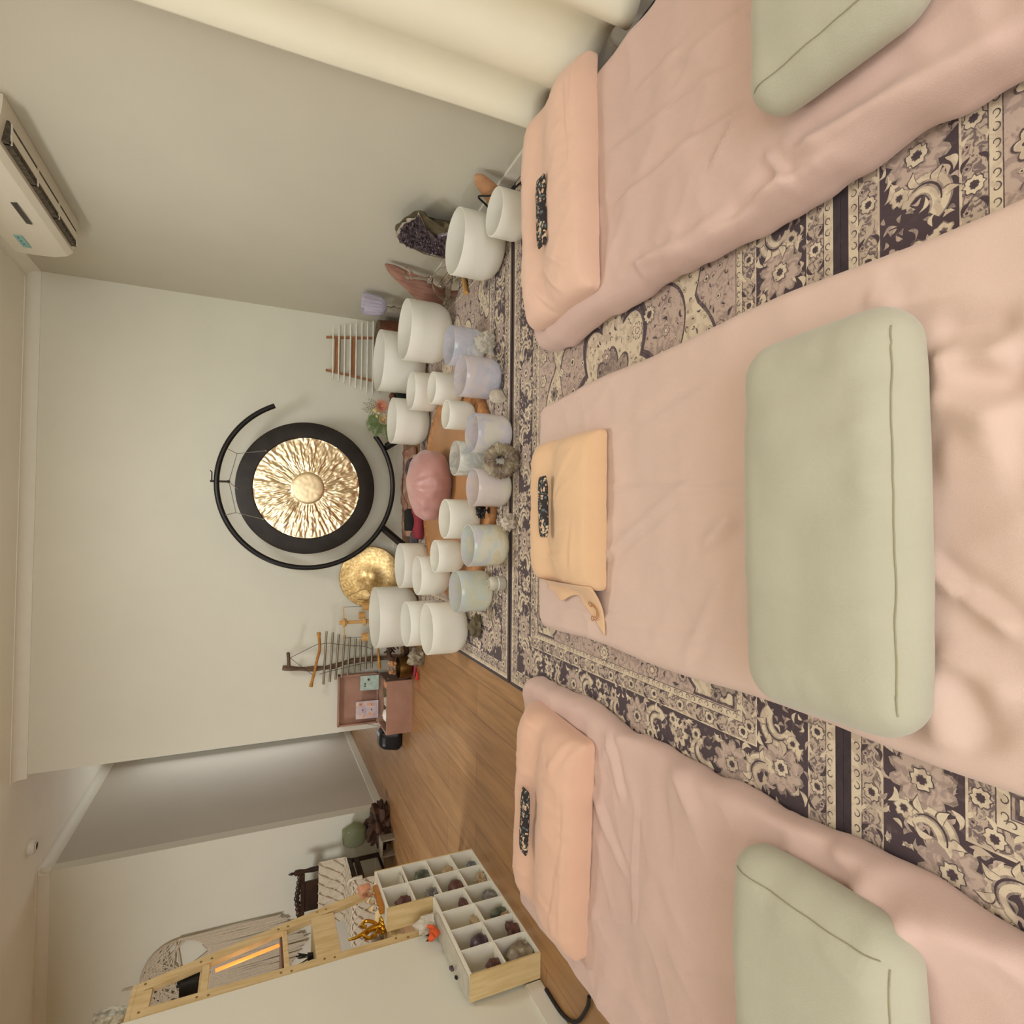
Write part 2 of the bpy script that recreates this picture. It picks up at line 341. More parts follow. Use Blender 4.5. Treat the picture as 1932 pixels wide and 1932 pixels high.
def rbox(sx, sy, sz, r, res, fn=None, bm=None, c=(0, 0, 0)):
    """box with rounded edges, finely divided, moulded by fn(point)"""
    bm = bm or bmesh.new(); h = (sx/2, sy/2, sz/2); vs = []
    def grid(ax, sgn):
        u, v = [k for k in range(3) if k != ax]
        nu = max(2, int(2*h[u]/res)); nv = max(2, int(2*h[v]/res)); G = []
        for i in range(nu+1):
            row = []
            for j in range(nv+1):
                p = [0, 0, 0]; p[ax] = sgn*h[ax]; p[u] = -h[u]+2*h[u]*i/nu; p[v] = -h[v]+2*h[v]*j/nv
                row.append(bm.verts.new(p))
            G.append(row)
        for i in range(nu):
            for j in range(nv): bm.faces.new((G[i][j], G[i+1][j], G[i+1][j+1], G[i][j+1]))
        for row in G: vs.extend(row)
    for ax in range(3):
        for s in (-1, 1): grid(ax, s)
    bmesh.ops.remove_doubles(bm, verts=vs, dist=min(res*.2, .001)); vs = [v for v in vs if v.is_valid]
    for v in vs:
        p = v.co.copy(); q = Vector([max(-(h[k]-r), min(h[k]-r, p[k])) for k in range(3)])
        d = p-q
        if d.length > 1e-9: p = q+d.normalized()*min(r, d.length if d.length < r else r)
        if fn: p = fn(p)
        v.co = p+Vector(c)
    return bm
def N(p, s=1, o=0):
    return noise.noise(Vector((p[0]*s+o, p[1]*s+o*.7, p[2]*s-o)))
def segd(x, y, a, b):
    ax, ay, bx, by = a[0], a[1], b[0], b[1]; dx, dy = bx-ax, by-ay
    t = max(0, min(1, ((x-ax)*dx+(y-ay)*dy)/(dx*dx+dy*dy+1e-9))); return math.hypot(x-ax-t*dx, y-ay-t*dy), t
def crease(x, y, L):
    s = 0
    for a, b, amp, wd in L:
        d, t = segd(x, y, a, b)
        wd = max(wd, .008)
        if d < wd*4:
            sg_ = math.copysign(d, (b[0]-a[0])*(y-a[1])-(b[1]-a[1])*(x-a[0]))
            s += min(amp, wd*.38)*(math.exp(-(d/wd)**2)-.55*math.exp(-((sg_-1.7*wd)/wd)**2))*min(1, 5*min(t, 1-t))
    return s
def rock(sx, sy, sz, seed, sub=3, rough=.35, facet=False, freq=2.2, flat=True):
    bm = bmesh.new(); bmesh.ops.create_icosphere(bm, subdivisions=sub, radius=1)
    zmin = 9
    for v in bm.verts:
        n = v.co.normalized()
        k = 1+rough*(N(n, freq, seed)+.5*N(n, freq*2.3, seed+9)+.3*N(n, freq*5, seed+3))
        if facet: k *= 1+.12*round(3*N(n, freq*2, seed+5))
        v.co = Vector((n.x*k*sx, n.y*k*sy, n.z*k*sz))
    if flat:
        for v in bm.verts: v.co.z = max(v.co.z, -sz*.72)
    zmin = min(v.co.z for v in bm.verts)
    for v in bm.verts: v.co.z -= zmin
    return bm
def points_cluster(n, R, L, seed, bm=None, up=.9, rad=.12):
    bm = bm or bmesh.new(); rd = random.Random(seed)
    for i in range(n):
        a = rd.uniform(0, 2*PI); t = rd.uniform(0, up); d = Vector((math.cos(a)*math.sin(t), math.sin(a)*math.sin(t), math.cos(t)))
        base = Vector((math.cos(a)*R*rd.random(), math.sin(a)*R*rd.random(), 0)); l = L*rd.uniform(.5, 1); r = L*rad*rd.uniform(.7, 1.3)
        lathe(bm, [(r, 0), (r, l*.75), (0, l)], 6, base, d)
    return bm

# ================================================================ SETTING
XR, YB, XL, H = 1.59, 4.51, -1.815, 2.40
struct(obj('floor', B2(-6.2, 1.75, -2.2, 7.2, -.06, 0), 'floor'))
struct(obj('ceiling', B2(-6.2, 1.75, -2.2, 7.2, H, H+.06), 'ceil'))
struct(obj('wall_right', B2(XR, XR+.1, -2.1, YB+.1, 0, H), 'wallr_shaded'))
struct(obj('wall_back', B2(-1.575, XR, YB, YB+.1, 0, H), 'wall'))
struct(obj('wall_left', B2(XL-.1, XL, -2.1, 2.50, 0, H), 'wall'))
struct(obj('wall_front', B2(-6.1, XR+.1, -2.2, -2.1, 0, H), 'wall'))
struct(obj('wall_dining', B2(-6.1, -2.458, 5.034, 5.134, 0, H), 'wall'))
struct(obj('wall_dining_left', B2(-6.2, -6.1, -2.2, 5.134, 0, H), 'wall'))
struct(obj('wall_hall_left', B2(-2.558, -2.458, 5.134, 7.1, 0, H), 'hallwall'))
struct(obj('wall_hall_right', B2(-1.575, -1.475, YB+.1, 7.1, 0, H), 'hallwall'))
bm = B2(-1.63, -1.575, 7.0, 7.1, 0, H); B2(-2.458, -1.63, 7.0, 7.1, 2.10, H, bm)
struct(obj('wall_hall_end', bm, 'hallwall'))
d1 = struct(obj('door_1', B2(-2.455, -1.64, 7.03, 7.07, 0, 2.095), 'trim'))
obj('door_glass', B2(-2.453, -1.67, 7.02, 7.029, .125, 2.08), 'doorglass', d1)
obj('door_handle', lathe(bmesh.new(), [(.02, 0), (.024, .02), (0, .04)], 16, (-1.75, 7.02, 1.0), Vector((0, -1, 0))), 'alu', d1)
# cornices (cove profile)
def cornice(name, a, b, nrm, c=.055, ext=0):
    a = Vector((*a, 0)); b = Vector((*b, 0)); nrm = Vector((*nrm, 0)); bm = bmesh.new(); prof = []
    prof.append((0, H-c-.006)); prof.append((.006, H-c-.006)); prof.append((.006, H-c))
    for k in range(9):
        t = k/8*PI/2; prof.append((.006+(c-.006)*(1-math.cos(t)), H-c+(c-.004)*math.sin(t)))
    prof.append((c+.006, H-.004)); prof.append((c+.006, H)); prof.append((0, H))
    R = [[bm.verts.new(p+nrm*q+Vector((0, 0, z))) for q, z in prof] for p in (a, b)]
    for i in range(len(prof)-1): bm.faces.new((R[0][i], R[1][i], R[1][i+1], R[0][i+1]))
    bm.faces.new(R[0]); bm.faces.new(R[1])
    return struct(obj(name, bm, 'trim2'))
cornice('trim_1', (-1.60, YB), (XR, YB), (0, -1), .06)
cornice('trim_2', (-6.1, 5.034), (-2.42, 5.034), (0, -1), .06)
cornice('trim_3', (-2.458, 4.99), (-2.458, 7.0), (1, 0), .06)
cornice('trim_4', (XR, -2.1), (XR, YB), (-1, 0), .06)
cornice('trim_5', (XL, -2.1), (XL, 2.5), (1, 0), .06)
# skirting boards
def skirt(name, x0, x1, y0, y1, h=.07):
    bm = B2(x0, x1, y0, y1, 0, h); bev(bm, .003, 1); struct(obj(name, bm, 'trim'))
skirt('baseboard_right', XR-.014, XR, -2.1, YB)
skirt('baseboard_back', -1.575, XR-.014, YB-.014, YB)
skirt('baseboard_left', XL, XL+.014, -2.1, 2.06)
skirt('baseboard_dining', -6.1, -2.444, 5.02, 5.034)
skirt('baseboard_hall', -2.458, -2.444, 5.034, 7.0)
# ceiling lamps (behind the photographer, and an added, unseen one in the dining area)
def oyster(x, y, label):
    t = thing('ceiling_light', label, 'ceiling light', (x, y, H), 0, 'ceiling oyster lights')
    obj('lamp_base', lathe(bmesh.new(), [(.24, 0), (.24, -.03), (.22, -.04), (.0, -.04)], 40), 'white', t)
    obj('lamp_shade', lathe(bmesh.new(), [(.22, -.041), (.215, -.055), (.16, -.075), (.0, -.085)], 40), 'lampglow', t)
oyster(0.15, 2.8, 'round white ceiling light above the rugs')
oyster(0.2, -0.7, 'round white ceiling light at the rear of the room behind the photographer')
oyster(-3.3, 2.9, 'added round white ceiling light, unseen, brightening the dining side beyond the left wall')
w1 = struct(obj('added_fill_window', B2(-1.15, 1.15, -2.099, -2.092, .68, 2.22), 'fillpane'))  # unseen window, made up to go with the added rear fill
for b in ((-1.2, 1.2, .62, .68), (-1.2, 1.2, 2.22, 2.28), (-1.2, -1.15, .68, 2.22), (1.15, 1.2, .68, 2.22), (-.025, .025, .68, 2.22)): obj('added_window_frame', B2(b[0], b[1], -2.099, -2.06, b[2], b[3]), 'trim', w1)
t = thing('smoke_detector', 'small round white smoke detector on the ceiling by the hall', 'smoke detector', (-2.17, 4.83, H))
obj('detector_body', lathe(bmesh.new(), [(.052, 0), (.052, -.018), (.044, -.032), (.02, -.036), (0, -.036)], 36), 'white', t)
obj('sounder_ring', lathe(bmesh.new(), [(.030, -.036), (.030, -.04), (.024, -.04), (.024, -.036)], 30), 'trim', t)

# ---------------------------------------------------------------- rugs
def rugmesh():
    bm = bmesh.new(); Lx, Ly = 2.30, 1.605; rd = random.Random(3)
    box(bm, (0, 0, .003), (Lx, Ly, .006), mi=4)
    lvl = [.0062]
    cnt = [0]
    def poly(pts, mi, z):
        cnt[0] += 1; zz = z+(cnt[0] % 97)*1e-6; jx = 0
        if len(pts) > 8: jx = .0016
        f = bm.faces.new([bm.verts.new((max(-Lx/2+.002, min(Lx/2-.002, p[0]+jx*noise.noise(Vector((p[0]*90, p[1]*90, 1))))), max(-Ly/2+.002, min(Ly/2-.002, p[1]+jx*noise.noise(Vector((p[0]*90, p[1]*90, 7))))), zz)) for p in pts]); f.material_index = mi
    def ring(d0, d1, mi, z=.0064):
        X0, Y0, X1, Y1 = Lx/2-d0, Ly/2-d0, Lx/2-d1, Ly/2-d1
        o = [(-X0, -Y0), (X0, -Y0), (X0, Y0), (-X0, Y0)]; n = [(-X1, -Y1), (X1, -Y1), (X1, Y1), (-X1, Y1)]
        for k in range(4): poly([o[k], o[(k+1) % 4], n[(k+1) % 4], n[k]], mi, z)
    bands = [(.016, .036, 1), (.036, .038, 5), (.038, .074, 6), (.074, .078, 1), (.078, .211, 0), (.211, .215, 1), (.215, .252, 6), (.252, .254, 5), (.254, .272, 1), (.272, .274, 5)]
    for a, b, m in bands: ring(a, b, m)
    X, Y = Lx/2-.274, Ly/2-.274
    poly([(-X, -Y), (X, -Y), (X, Y), (-X, Y)], 2, .0064)
    def flower(x, y, R, n, ph, mo, mi_, mc, z, dep=.35, outl=True):
        def ringp(s, k=64):
            return [(x+s*R*(1-dep+dep*abs(math.cos(n*(2*PI*i/k+ph)/2)))*math.cos(2*PI*i/k), y+s*R*(1-dep+dep*abs(math.cos(n*(2*PI*i/k+ph)/2)))*math.sin(2*PI*i/k)) for i in range(k)]
        k = 40 if R > .02 else 20
        if outl: poly(ringp(1.14, k), mo, z)
        poly(ringp(1, k), mi_, z+.0001); poly(ringp(.5, k), mo, z+.0002); poly(ringp(.38, k), mc, z+.0003)
    def leaf(x, y, L, W, a, mi_, z, bend=.25, ol=None):
        ca, sa = math.cos(a), math.sin(a); P = []; n = 10
        def pt(u, v): return (x+ca*u-sa*v, y+sa*u+ca*v)
        for i in range(n+1):
            t = i/n; P.append(pt(L*t, W*math.sin(PI*t**.8)+bend*L*math.sin(PI*t)))
        for i in range(n-1, 0, -1):
            t = i/n; P.append(pt(L*t, -W*.7*math.sin(PI*t**.8)+bend*L*math.sin(PI*t)))
        if ol is not None:
            cx = sum(p[0] for p in P)/len(P); cy = sum(p[1] for p in P)/len(P)
            poly([(cx+(p[0]-cx)*1.22, cy+(p[1]-cy)*1.22) for p in P], ol, z)
        poly(P, mi_, z+.0001)
    def stroke(pts, wd, mi_, z):
        L_, R__ = [], []
        for i in range(len(pts)):
            a, b = Vector(pts[max(i-1, 0)]), Vector(pts[min(i+1, len(pts)-1)]); d = (b-a); t = i/(len(pts)-1)
            n = Vector((-d.y, d.x)).normalized()*wd/2*(.35+.65*math.sin(PI*min(1, .12+t*.88))); p = Vector(pts[i]); L_.append(p+n); R__.append(p-n)
        cnt[0] += 1; zz = z+(cnt[0] % 97)*1e-6
        A_ = [bm.verts.new((p.x, p.y, zz)) for p in L_]; B_ = [bm.verts.new((p.x, p.y, zz)) for p in R__]
        for i in range(len(pts)-1):
            f = bm.faces.new((A_[i], B_[i], B_[i+1], A_[i+1])); f.material_index = mi_
    def curl(x, y, R, a0, turns, wd, mi_, z, sgn=1):
        pts = [(x+R*(1-.72*t)*math.cos(a0+sgn*turns*2*PI*t), y+R*(1-.72*t)*math.sin(a0+sgn*turns*2*PI*t)) for t in [i/16 for i in range(17)]]
        stroke(pts, wd, mi_, z)
    def along(d, step, fn):
        hx, hy = Lx/2-d, Ly/2-d
        for (ax, ay, bx, by) in ((-hx, -hy, hx, -hy), (hx, -hy, hx, hy), (hx, hy, -hx, hy), (-hx, hy, -hx, -hy)):
            L = math.hypot(bx-ax, by-ay); n = max(1, round(L/step)); a = math.atan2(by-ay, bx-ax)
            for i in range(n):
                t = (i+.5)/n; fn(ax+(bx-ax)*t, ay+(by-ay)*t, a, i)
    def Lc(x, y, a, u, v): return (x+math.cos(a)*u-math.sin(a)*v, y+math.sin(a)*u+math.cos(a)*v)
    # narrow scroll strips
    def strip(x, y, a, i):
        curl(x, y, .0085, a+(0 if i % 2 else PI), .8, .0022, 5, .0067, 1 if i % 2 else -1)
    along(.026, .026, strip); along(.263, .024, strip)
    # light floral guard bands
    def guard(x, y, a, i):
        if i % 3 == 0: flower(x, y, .0165, 8, 0, 5, 1, 0, .0067)
        else:
            for s in (-1, 1):
                p = Lc(x, y, a, -.012, s*.006); leaf(p[0], p[1], .026, .0045, a+s*.5, 0 if (i+s) % 2 else 1, .0067, .2*s)
            p = Lc(x, y, a, .006, -.011); flower(p[0], p[1], .006, 5, 0, 5, 2, 0, .0068)
    along(.056, .037, guard); along(.233, .037, guard)
    # wide dark border
    def wide(x, y, a, i):
        k = i % 4
        if k == 0:
            flower(x, y, .052, 10, 0, 3, 2, 1, .0067, .28, True); flower(x, y, .020, 8, .2, 5, 1, 0, .0072)
            for s in (-1, 1):
                for q in (-1, 1):
                    p = Lc(x, y, a, q*.03, s*.046); leaf(p[0], p[1], .032, .007, a+(0 if q > 0 else PI)+s*q*.4, 1, .0068)
        elif k == 2:
            p = Lc(x, y, a, 0, .012 if i % 8 == 2 else -.012); flower(p[0], p[1], .034, 6, .5, 5, 1, 3, .0067, .45)
            for s in (-1, 1):
                p = Lc(x, y, a, s*.026, -.042*s); flower(p[0], p[1], .017, 6, 0, 3, 1, 5, .0067)
                p = Lc(x, y, a, s*.02, .044*s); flower(p[0], p[1], .013, 5, 0, 3, 2, 0, .0067)
        else:
            s = 1 if k == 1 else -1
            p = Lc(x, y, a, .0, 0)
            pts = [Lc(x, y, a, .030*math.cos(PI*.2+1.25*PI*j/20)*1.15, s*(.030*math.sin(PI*.2+1.25*PI*j/20)+.010)) for j in range(21)]
            stroke(pts, .040, 3, .0067); stroke(pts, .033, 1, .0068); stroke(pts[3:-3], .012, 3, .0070); stroke(pts[4:-4], .004, 0, .0071)
            for q in (4, 9, 14): leaf(pts[q][0], pts[q][1], .03, .008, math.atan2(pts[q][1]-y, pts[q][0]-x)+.4, 1, .0069, .2, 5)
            p = Lc(x, y, a, -.03, -s*.03); flower(p[0], p[1], .017, 7, .3, 3, 1, 0, .0069)
            p = Lc(x, y, a, .02, s*.045); leaf(p[0], p[1], .034, .008, a+PI-s*.3, 1, .0069)
        for q in range(30):
            u, v = rd.uniform(-.045, .045), rd.uniform(-.062, .062); p = Lc(x, y, a, u, v)
            leaf(p[0], p[1], rd.uniform(.012, .028), .0045, rd.uniform(0, 6.3), rd.choice([1, 3, 3, 2]), .00665)
    along(.1445, .092, wide)
    # field: cream cartouches with dark outline on rose ground
    def blob(cx, cy, ax, ay, n, dep, mi_, z, rot=0):
        k = 160; P = []
        for i in range(k):
            t = 2*PI*i/k; s = 1-dep+dep*abs(math.cos(n*t/2)); P.append((max(-X+.01, min(X-.01, cx+ax*s*math.cos(t))), max(-Y+.01, min(Y-.01, cy+ay*s*math.sin(t)))))
        poly([(cx+(p[0]-cx)*1.0+.007*math.copysign(1, p[0]-cx)*min(1, abs(p[0]-cx)*30), cy+(p[1]-cy)+.007*math.copysign(1, p[1]-cy)*min(1, abs(p[1]-cy)*30)) for p in P], 5, z)
        poly(P, mi_, z+.0001)
    blob(0, 0, .80, .47, 12, .16, 1, .00665)
    blob(0, 0, .56, .36, 10, .2, 2, .0068)
    blob(0, 0, .33, .23, 8, .25, 0, .0070); blob(0, 0, .305, .21, 8, .25, 1, .0072); blob(0, 0, .15, .11, 8, .3, 3, .0074)
    for sx in (-1, 1):
        for sy in (-1, 1):
            blob(sx*.80, sy*.49, .17, .13, 8, .2, 1, .0067)
            flower(sx*.80, sy*.49, .05, 8, 0, 5, 3, 0, .0075)
    cand = []
    tries = 0
    while len(cand) < 1500 and tries < 60000:
        tries += 1
        x, y = rd.uniform(-X+.02, X-.02), rd.uniform(-Y+.02, Y-.02); R = rd.choice([.006, .007, .009, .011, .014, .02, .03])
        if all((x-a)**2+(y-b)**2 > (R+c+.003)**2 for a, b, c in cand): cand.append((x, y, R))
    for i, (x, y, R) in enumerate(cand):
        sx_ = rd.random()
        if R >= .02: flower(x, y, R*.85, rd.choice([6, 8, 10]), rd.random(), 5, rd.choice([1, 2, 3]), rd.choice([0, 1]), .0077, .35)
        elif sx_ < .5: leaf(x-R*.6, y, R*1.9, R*.34, rd.uniform(0, 6.3), rd.choice([0, 5, 5, 3]), .0077, rd.uniform(-.3, .3))
        elif sx_ < .75: flower(x, y, R*.7, 5, rd.random(), 5, 1, 5, .0077)
        else: curl(x, y, R*.85, rd.uniform(0, 6), .8, .0028, 5, .0077, rd.choice([-1, 1]))
    return bm
rug = obj('patterned_rug', rugmesh(), RUG, smooth=False)
def putrug(o, y, label):
    o.location = (.435, y, 0); tag(o, label, 'rug', 'distressed oriental rugs laid edge to edge')
putrug(rug, 2.385+.803, 'cream and dark faded oriental rug under the crystal singing bowls')
for y, lb in ((.765+.803, 'cream and dark faded oriental rug under the heads of the three pink beds'), (-.038, 'cream and dark faded oriental rug nearest the camera at the foot of the beds')):
    c = rug.copy(); COL.objects.link(c); putrug(c, y, lb)

# ---------------------------------------------------------------- floor beds
def P2(L, z):
    return [((onZ(a[0], a[1], z)[:2]), (onZ(b[0], b[1], z)[:2]), amp, wd) for a, b, amp, wd in L]
def bed(name, label, x0, x1, y0, y1, h, m, cr, z0=.008, wav=.004, seed=0, skirtw=.0, edge=None, tilt=None):
    cx, cy = (x0+x1)/2, (y0+y1)/2; C = P2(cr, h)
    HX, HY, RC = (x1-x0)/2, (y1-y0)/2, .055
    def fn(p):
        dx, dy = abs(p.x)-(HX-RC), abs(p.y)-(HY-RC)
        if dx > 0 and dy > 0:
            k_ = max(dx, dy)/math.hypot(dx, dy); p = Vector((math.copysign(HX-RC+dx*k_, p.x), math.copysign(HY-RC+dy*k_, p.y), p.z))
        X, Y_ = p.x+cx, p.y+cy; top = (p.z+h/2)/h
        q = p.copy()
        if top > .5:
            k = (top-.5)*2
            rg_ = 1-abs(N((X*1.6+Y_*.5, Y_*1.1, 0), 2.6, seed+2))*2.4; rg2 = 1-abs(N((X*1.2-Y_*.8, Y_*1.4, 0), 4.5, seed+6))*2.4
            q.z += k*(crease(X, Y_, C)*2.6+wav*1.8*N((X, Y_, 0), 3.2, seed)+wav*.8*N((X*1.0, Y_*2.2, 0), 6, seed+4)+wav*.9*max(0, rg_)**3+wav*.6*max(0, rg2)**3)
        if top < .9:
            k = (1-top)
            fl = skirtw*k*(.6+.9*N((X*2, Y_*5, 0), 1, seed)+.5*N((X, Y_*14, 0), 1, seed))
            if abs(p.x) > (x1-x0)/2-.05: q.x += math.copysign(max(-.005, fl), p.x)
            if abs(p.y) > (y1-y0)/2-.05: q.y += math.copysign(max(-.005, fl*.5), p.y)
        if edge and abs(p.x) > (x1-x0)/2-.09:
            q.x += edge(Y_, math.copysign(1, p.x))*min(1, (abs(p.x)-((x1-x0)/2-.09))/.09)
        return q
    bm = rbox(x1-x0, y1-y0, h, min(h*.42, .05), .0105, fn)
    for v in bm.verts: v.co.z = max(v.co.z, -h/2)
    o = obj(name, bm, m, loc=(cx, cy, z0+h/2), soft=True); tag(o, label, 'floor bed', 'pink floor beds'); return o
# centre
crC = [((1345, 870), (1050, 1135), .0035, .012), ((1400, 960), (1330, 1040), .006, .02), ((1400, 1050), (1290, 1250), .003, .018), ((1120, 920), (1932, 925), .0028, .006),
       ((1760, 690), (1932, 670), .016, .028), ((1760, 740), (1932, 800), .014, .03), ((1745, 1060), (1830, 1130), .006, .014), ((1820, 1120), (1932, 1200), .006, .014),
       ((1770, 860), (1932, 850), .006, .05), ((1750, 1260), (1800, 1420), .008, .03), ((1050, 1145), (1430, 1230), .002, .012), ((1200, 820), (1390, 700), .002, .01),
       ((1640, 560), (1700, 590), .004, .02), ((1765, 1210), (1932, 1330), .006, .03)]
def edC(Y_, s):
    return (-.03 if s > 0 else .0)*max(0, Y_-1.2)+.006*math.sin(Y_*9)
bed('floor_mattress', 'pale pink sheeted floor mattress in the middle with an apricot pillow at its head', -.375, .485, -.55, 1.955, .075, 'sheet2', crC, seed=1, skirtw=.004, edge=edC)
crR = [((1150, 300), (1400, 120), .005, .012), ((1160, 400), (1330, 255), .005, .012), ((1200, 180), (1300, 80), .004, .01), ((1180, 520), (1375, 400), .010, .016), ((1235, 500), (1450, 380), .012, .014), ((1205, 560), (1215, 470), .006, .008),
       ((1420, 380), (1600, 280), .010, .014), ((1370, 440), (1490, 330), .012, .02), ((1500, 300), (1700, 190), .008, .02), ((1260, 300), (1420, 200), .004, .01), ((1340, 330), (1410, 190), .004, .01),
       ((1450, 280), (1500, 370), .006, .01), ((1540, 300), (1550, 350), .004, .008), ((1650, 220), (1932, 90), .008, .03), ((1160, 600), (1090, 620), .004, .02), ((1290, 130), (1430, 20), .004, .02)]
def edR(Y_, s):
    if s > 0: return 0
    return -.007*math.sin(Y_*7.5+.5)-.012*N((0, Y_*4, 0), 1.2, 3)
bed('floor_mattress', 'dusty pink sheeted floor mattress beside the cream curtain', .675, 1.43, -.45, 1.955, .115, 'sheet', crR, seed=5, skirtw=.035, edge=edR, wav=.007)
crL = [((1100, 1290), (1210, 1340), .010, .02), ((1110, 1330), (1330, 1420), .008, .02), ((1150, 1370), (1180, 1520), .006, .014), ((1180, 1290), (1400, 1400), .008, .02), ((1205, 1500), (1205, 1760), .0045, .006),
       ((1400, 1480), (1560, 1590), .012, .03), ((1560, 1600), (1680, 1640), .010, .02), ((1620, 1660), (1760, 1790), .012, .04), ((1250, 1370), (1330, 1560), .004, .02), ((1700, 1740), (1932, 1760), .016, .04), ((1480, 1590), (1600, 1720), .006, .03),
       ((1160, 1600), (1110, 1450), .004, .016), ((1130, 1500), (1190, 1650), .004, .012)]
def edL(Y_, s):
    if s < 0: return 0
    return .014*math.sin((Y_-.35)*5.2)*min(1, max(0, 2.05-Y_)*2.5)-.03*max(0, (Y_-1.75))
bed('floor_mattress', 'dusty pink sheeted floor mattress beside the pine cubby display', -1.49, -.60, -.45, 2.09, .07, 'sheet', crL, seed=9, skirtw=.022, edge=edL, wav=.008)

# ---------------------------------------------------------------- contour pillows
def contour(name, label, cx, cy, wx, wy, z0, m, rz=0, th=.10, flap=None, seed=0, pinch=.02, wr=.004, cr=(), mouth=None, sag=0):
    root = thing(name, label, 'pillow', (cx, cy, z0), rz)
    def fn(p):
        u = p.x/(wx/2); v = p.y/(wy/2)
        prof = th*(.80+.20*math.exp(-((v-.62)/.30)**2)+.24*math.exp(-((v+.38)/.42)**2)-.10*math.exp(-((v-.22)/.22)**2))
        e = (1-abs(u)**7)**.5*(1-abs(v)**14)**.4 if abs(u) < 1 and abs(v) < 1 else 0
        q = p.copy()
        zt = (p.z+th/2)/th
        q.z = zt*prof*(.30+.70*e)+(1-zt)*.0
        q.z += zt*(crease(p.x, p.y, cr)*1.9+wr*2.3*N((p.x, p.y*1.4, 0), 9, seed)*(1.2-.8*e)+wr*1.7*N((p.x*1.5, p.y*.4, 0), 22, seed)*(1.3-e)+wr*.6*max(0, 1-abs(N((p.x*1.2+p.y*.7, p.y, 0), 9, seed+3))*3)**3)
        q.x += -math.copysign(pinch*(1-min(1, abs(v)*1.0)**2), u)*abs(u)**6
        q.z -= sag*max(0, (v-.5)*2)
        q.z = max(q.z, .001*zt)
        return q
    obj('pillowcase', rbox(wx, wy, th, .020, .0085, fn), m, root)
    return root
pC = contour('contour_pillow', 'apricot cotton contour pillow with embroidered corner on the middle bed', .052, 1.672, .50, .40, .083, 'apricot', 0, .095, seed=2, pinch=-.002, wr=.004,
             cr=[((.22, -.15), (.0, .02), .002, .006), ((.1, -.14), (.02, -.02), .003, .006), ((-.2, -.05), (-.08, .06), .004, .008), ((-.2, -.12), (-.02, -.14), .003, .006), ((-.16, .1), (-.14, -.1), .003, .008)])
# loose end of the middle pillowcase
bm = bmesh.new(); G = []
nx, ny = 26, 40
for i in range(nx+1):
    row = []
    for j in range(ny+1):
        s = i/nx; t = j/ny
        Lf = .045+.105*max(0, 1-t*2.6)**.9+.030*math.exp(-((t-.72)/.14)**2)
        x = -.235-Lf*s; y = -.190+.365*t
        z = .078*(1-s)**2.4*(1-.35*abs(2*t-1)**3)+.006+.007*(1+math.sin(t*17+2*s))*s*(1-s*.3)*math.exp(-((t-.6)/.25)**2)+.003*N((x, y, 0), 14, 3)
        row.append(bm.verts.new((x, y, z)))
    G.append(row)
for i in range(nx):
    for j in range(ny): bm.faces.new((G[i][j], G[i+1][j], G[i+1][j+1], G[i][j+1]))
geo = bmesh.ops.extrude_face_region(bm, geom=bm.faces[:])
for v in geo['geom']:
    if isinstance(v, bmesh.types.BMVert): v.co.z -= .004
fl_ = obj('pillowcase_flap', bm, 'apricot', pC)
bm = bmesh.new()
c0 = Vector((-.305, -.125, .0))
def zc(x, y):
    s = min(1, max(0, (-.235-x)/.12)); return .078*(1-s)**2.4*.8+.0115
def emb(cx_, cy_, R, a0, a1, n=18):
    P = []
    for k in range(n+1):
        a = a0+(a1-a0)*k/n; x, y = cx_+R*math.cos(a), cy_+R*math.sin(a); P.append((x, y, zc(x, y)))
    tube(bm, P, .0012, 5)
emb(-.318, -.142, .026, PI*.9, PI*2.05); emb(-.318, -.142, .019, PI*.9, PI*2.05)
emb(-.341, -.132, .0075, 0, 2*PI); emb(-.296, -.136, .0075, 0, 2*PI)
obj('embroidered_mark', bm, 'embro', pC)['label'] = 'brown curved embroidery'
contour('contour_pillow', 'peach cotton contour pillow on the bed beside the curtain', 1.09, 1.665, .755, .40, .123, 'peach', .03, .105, seed=4, pinch=.0, wr=.004,
        cr=[((-.36, -.1), (-.22, .02), .005, .010), ((-.38, 0), (-.25, .1), .005, .010), ((-.3, -.15), (-.2, -.02), .004, .008), ((.05, -.19), (.38, -.17), .005, .008), ((.0, -.17), (.34, -.15), .004, .006)])
contour('contour_pillow', 'salmon pink contour pillow on the bed beside the pine cubby display', -1.015, 1.758, .70, .40, .078, 'peach2', -.06, .115, seed=6, pinch=.0, wr=.005,
        cr=[((.34, .19), (.30, .05), .006, .012), ((.36, -.15), (.22, -.1), .006, .012), ((-.3, -.17), (.2, -.175), .006, .008), ((-.33, -.13), (.0, -.165), .004, .007), ((-.2, -.05), (-.22, -.15), .003, .006)])
# ---------------------------------------------------------------- floral eye pillows
def eyepad(label, c, z, L, W, rz, taper=0, seed=0):
    def fn(p):
        u, v = p.x/(L/2), p.y/(W/2); q = p.copy(); e = max(0, (1-abs(u)**6))*max(0, (1-abs(v)**4))
        q.z = p.z*(.25+.9*e)+.0015*N((p.x, p.y, 0), 40, seed)
        q.y += taper*W*.5*(u)
        return q
    o = obj('eye_pillow', rbox(L, W, .022, .009, .006, fn), 'floral', loc=(c[0], c[1], z)); o.rotation_euler = (0, 0, rz)
    tag(o, label, 'eye pillow', 'floral eye pillows')
a = onZ(1022, 895, .19); b = onZ(1030, 1018, .19)
m_ = (a+b)/2; eyepad('black floral eye pillow on the apricot pillow of the middle bed', (m_.x, m_.y), .192, .205, .052, .03, .1, 1)
a = onZ(1028, 328, .235); b = onZ(1018, 470, .235); m_ = (a+b)/2
eyepad('black floral eye pillow on the peach pillow beside the curtain', (m_.x, m_.y), .238, .235, .056, -.03, .35, 2)
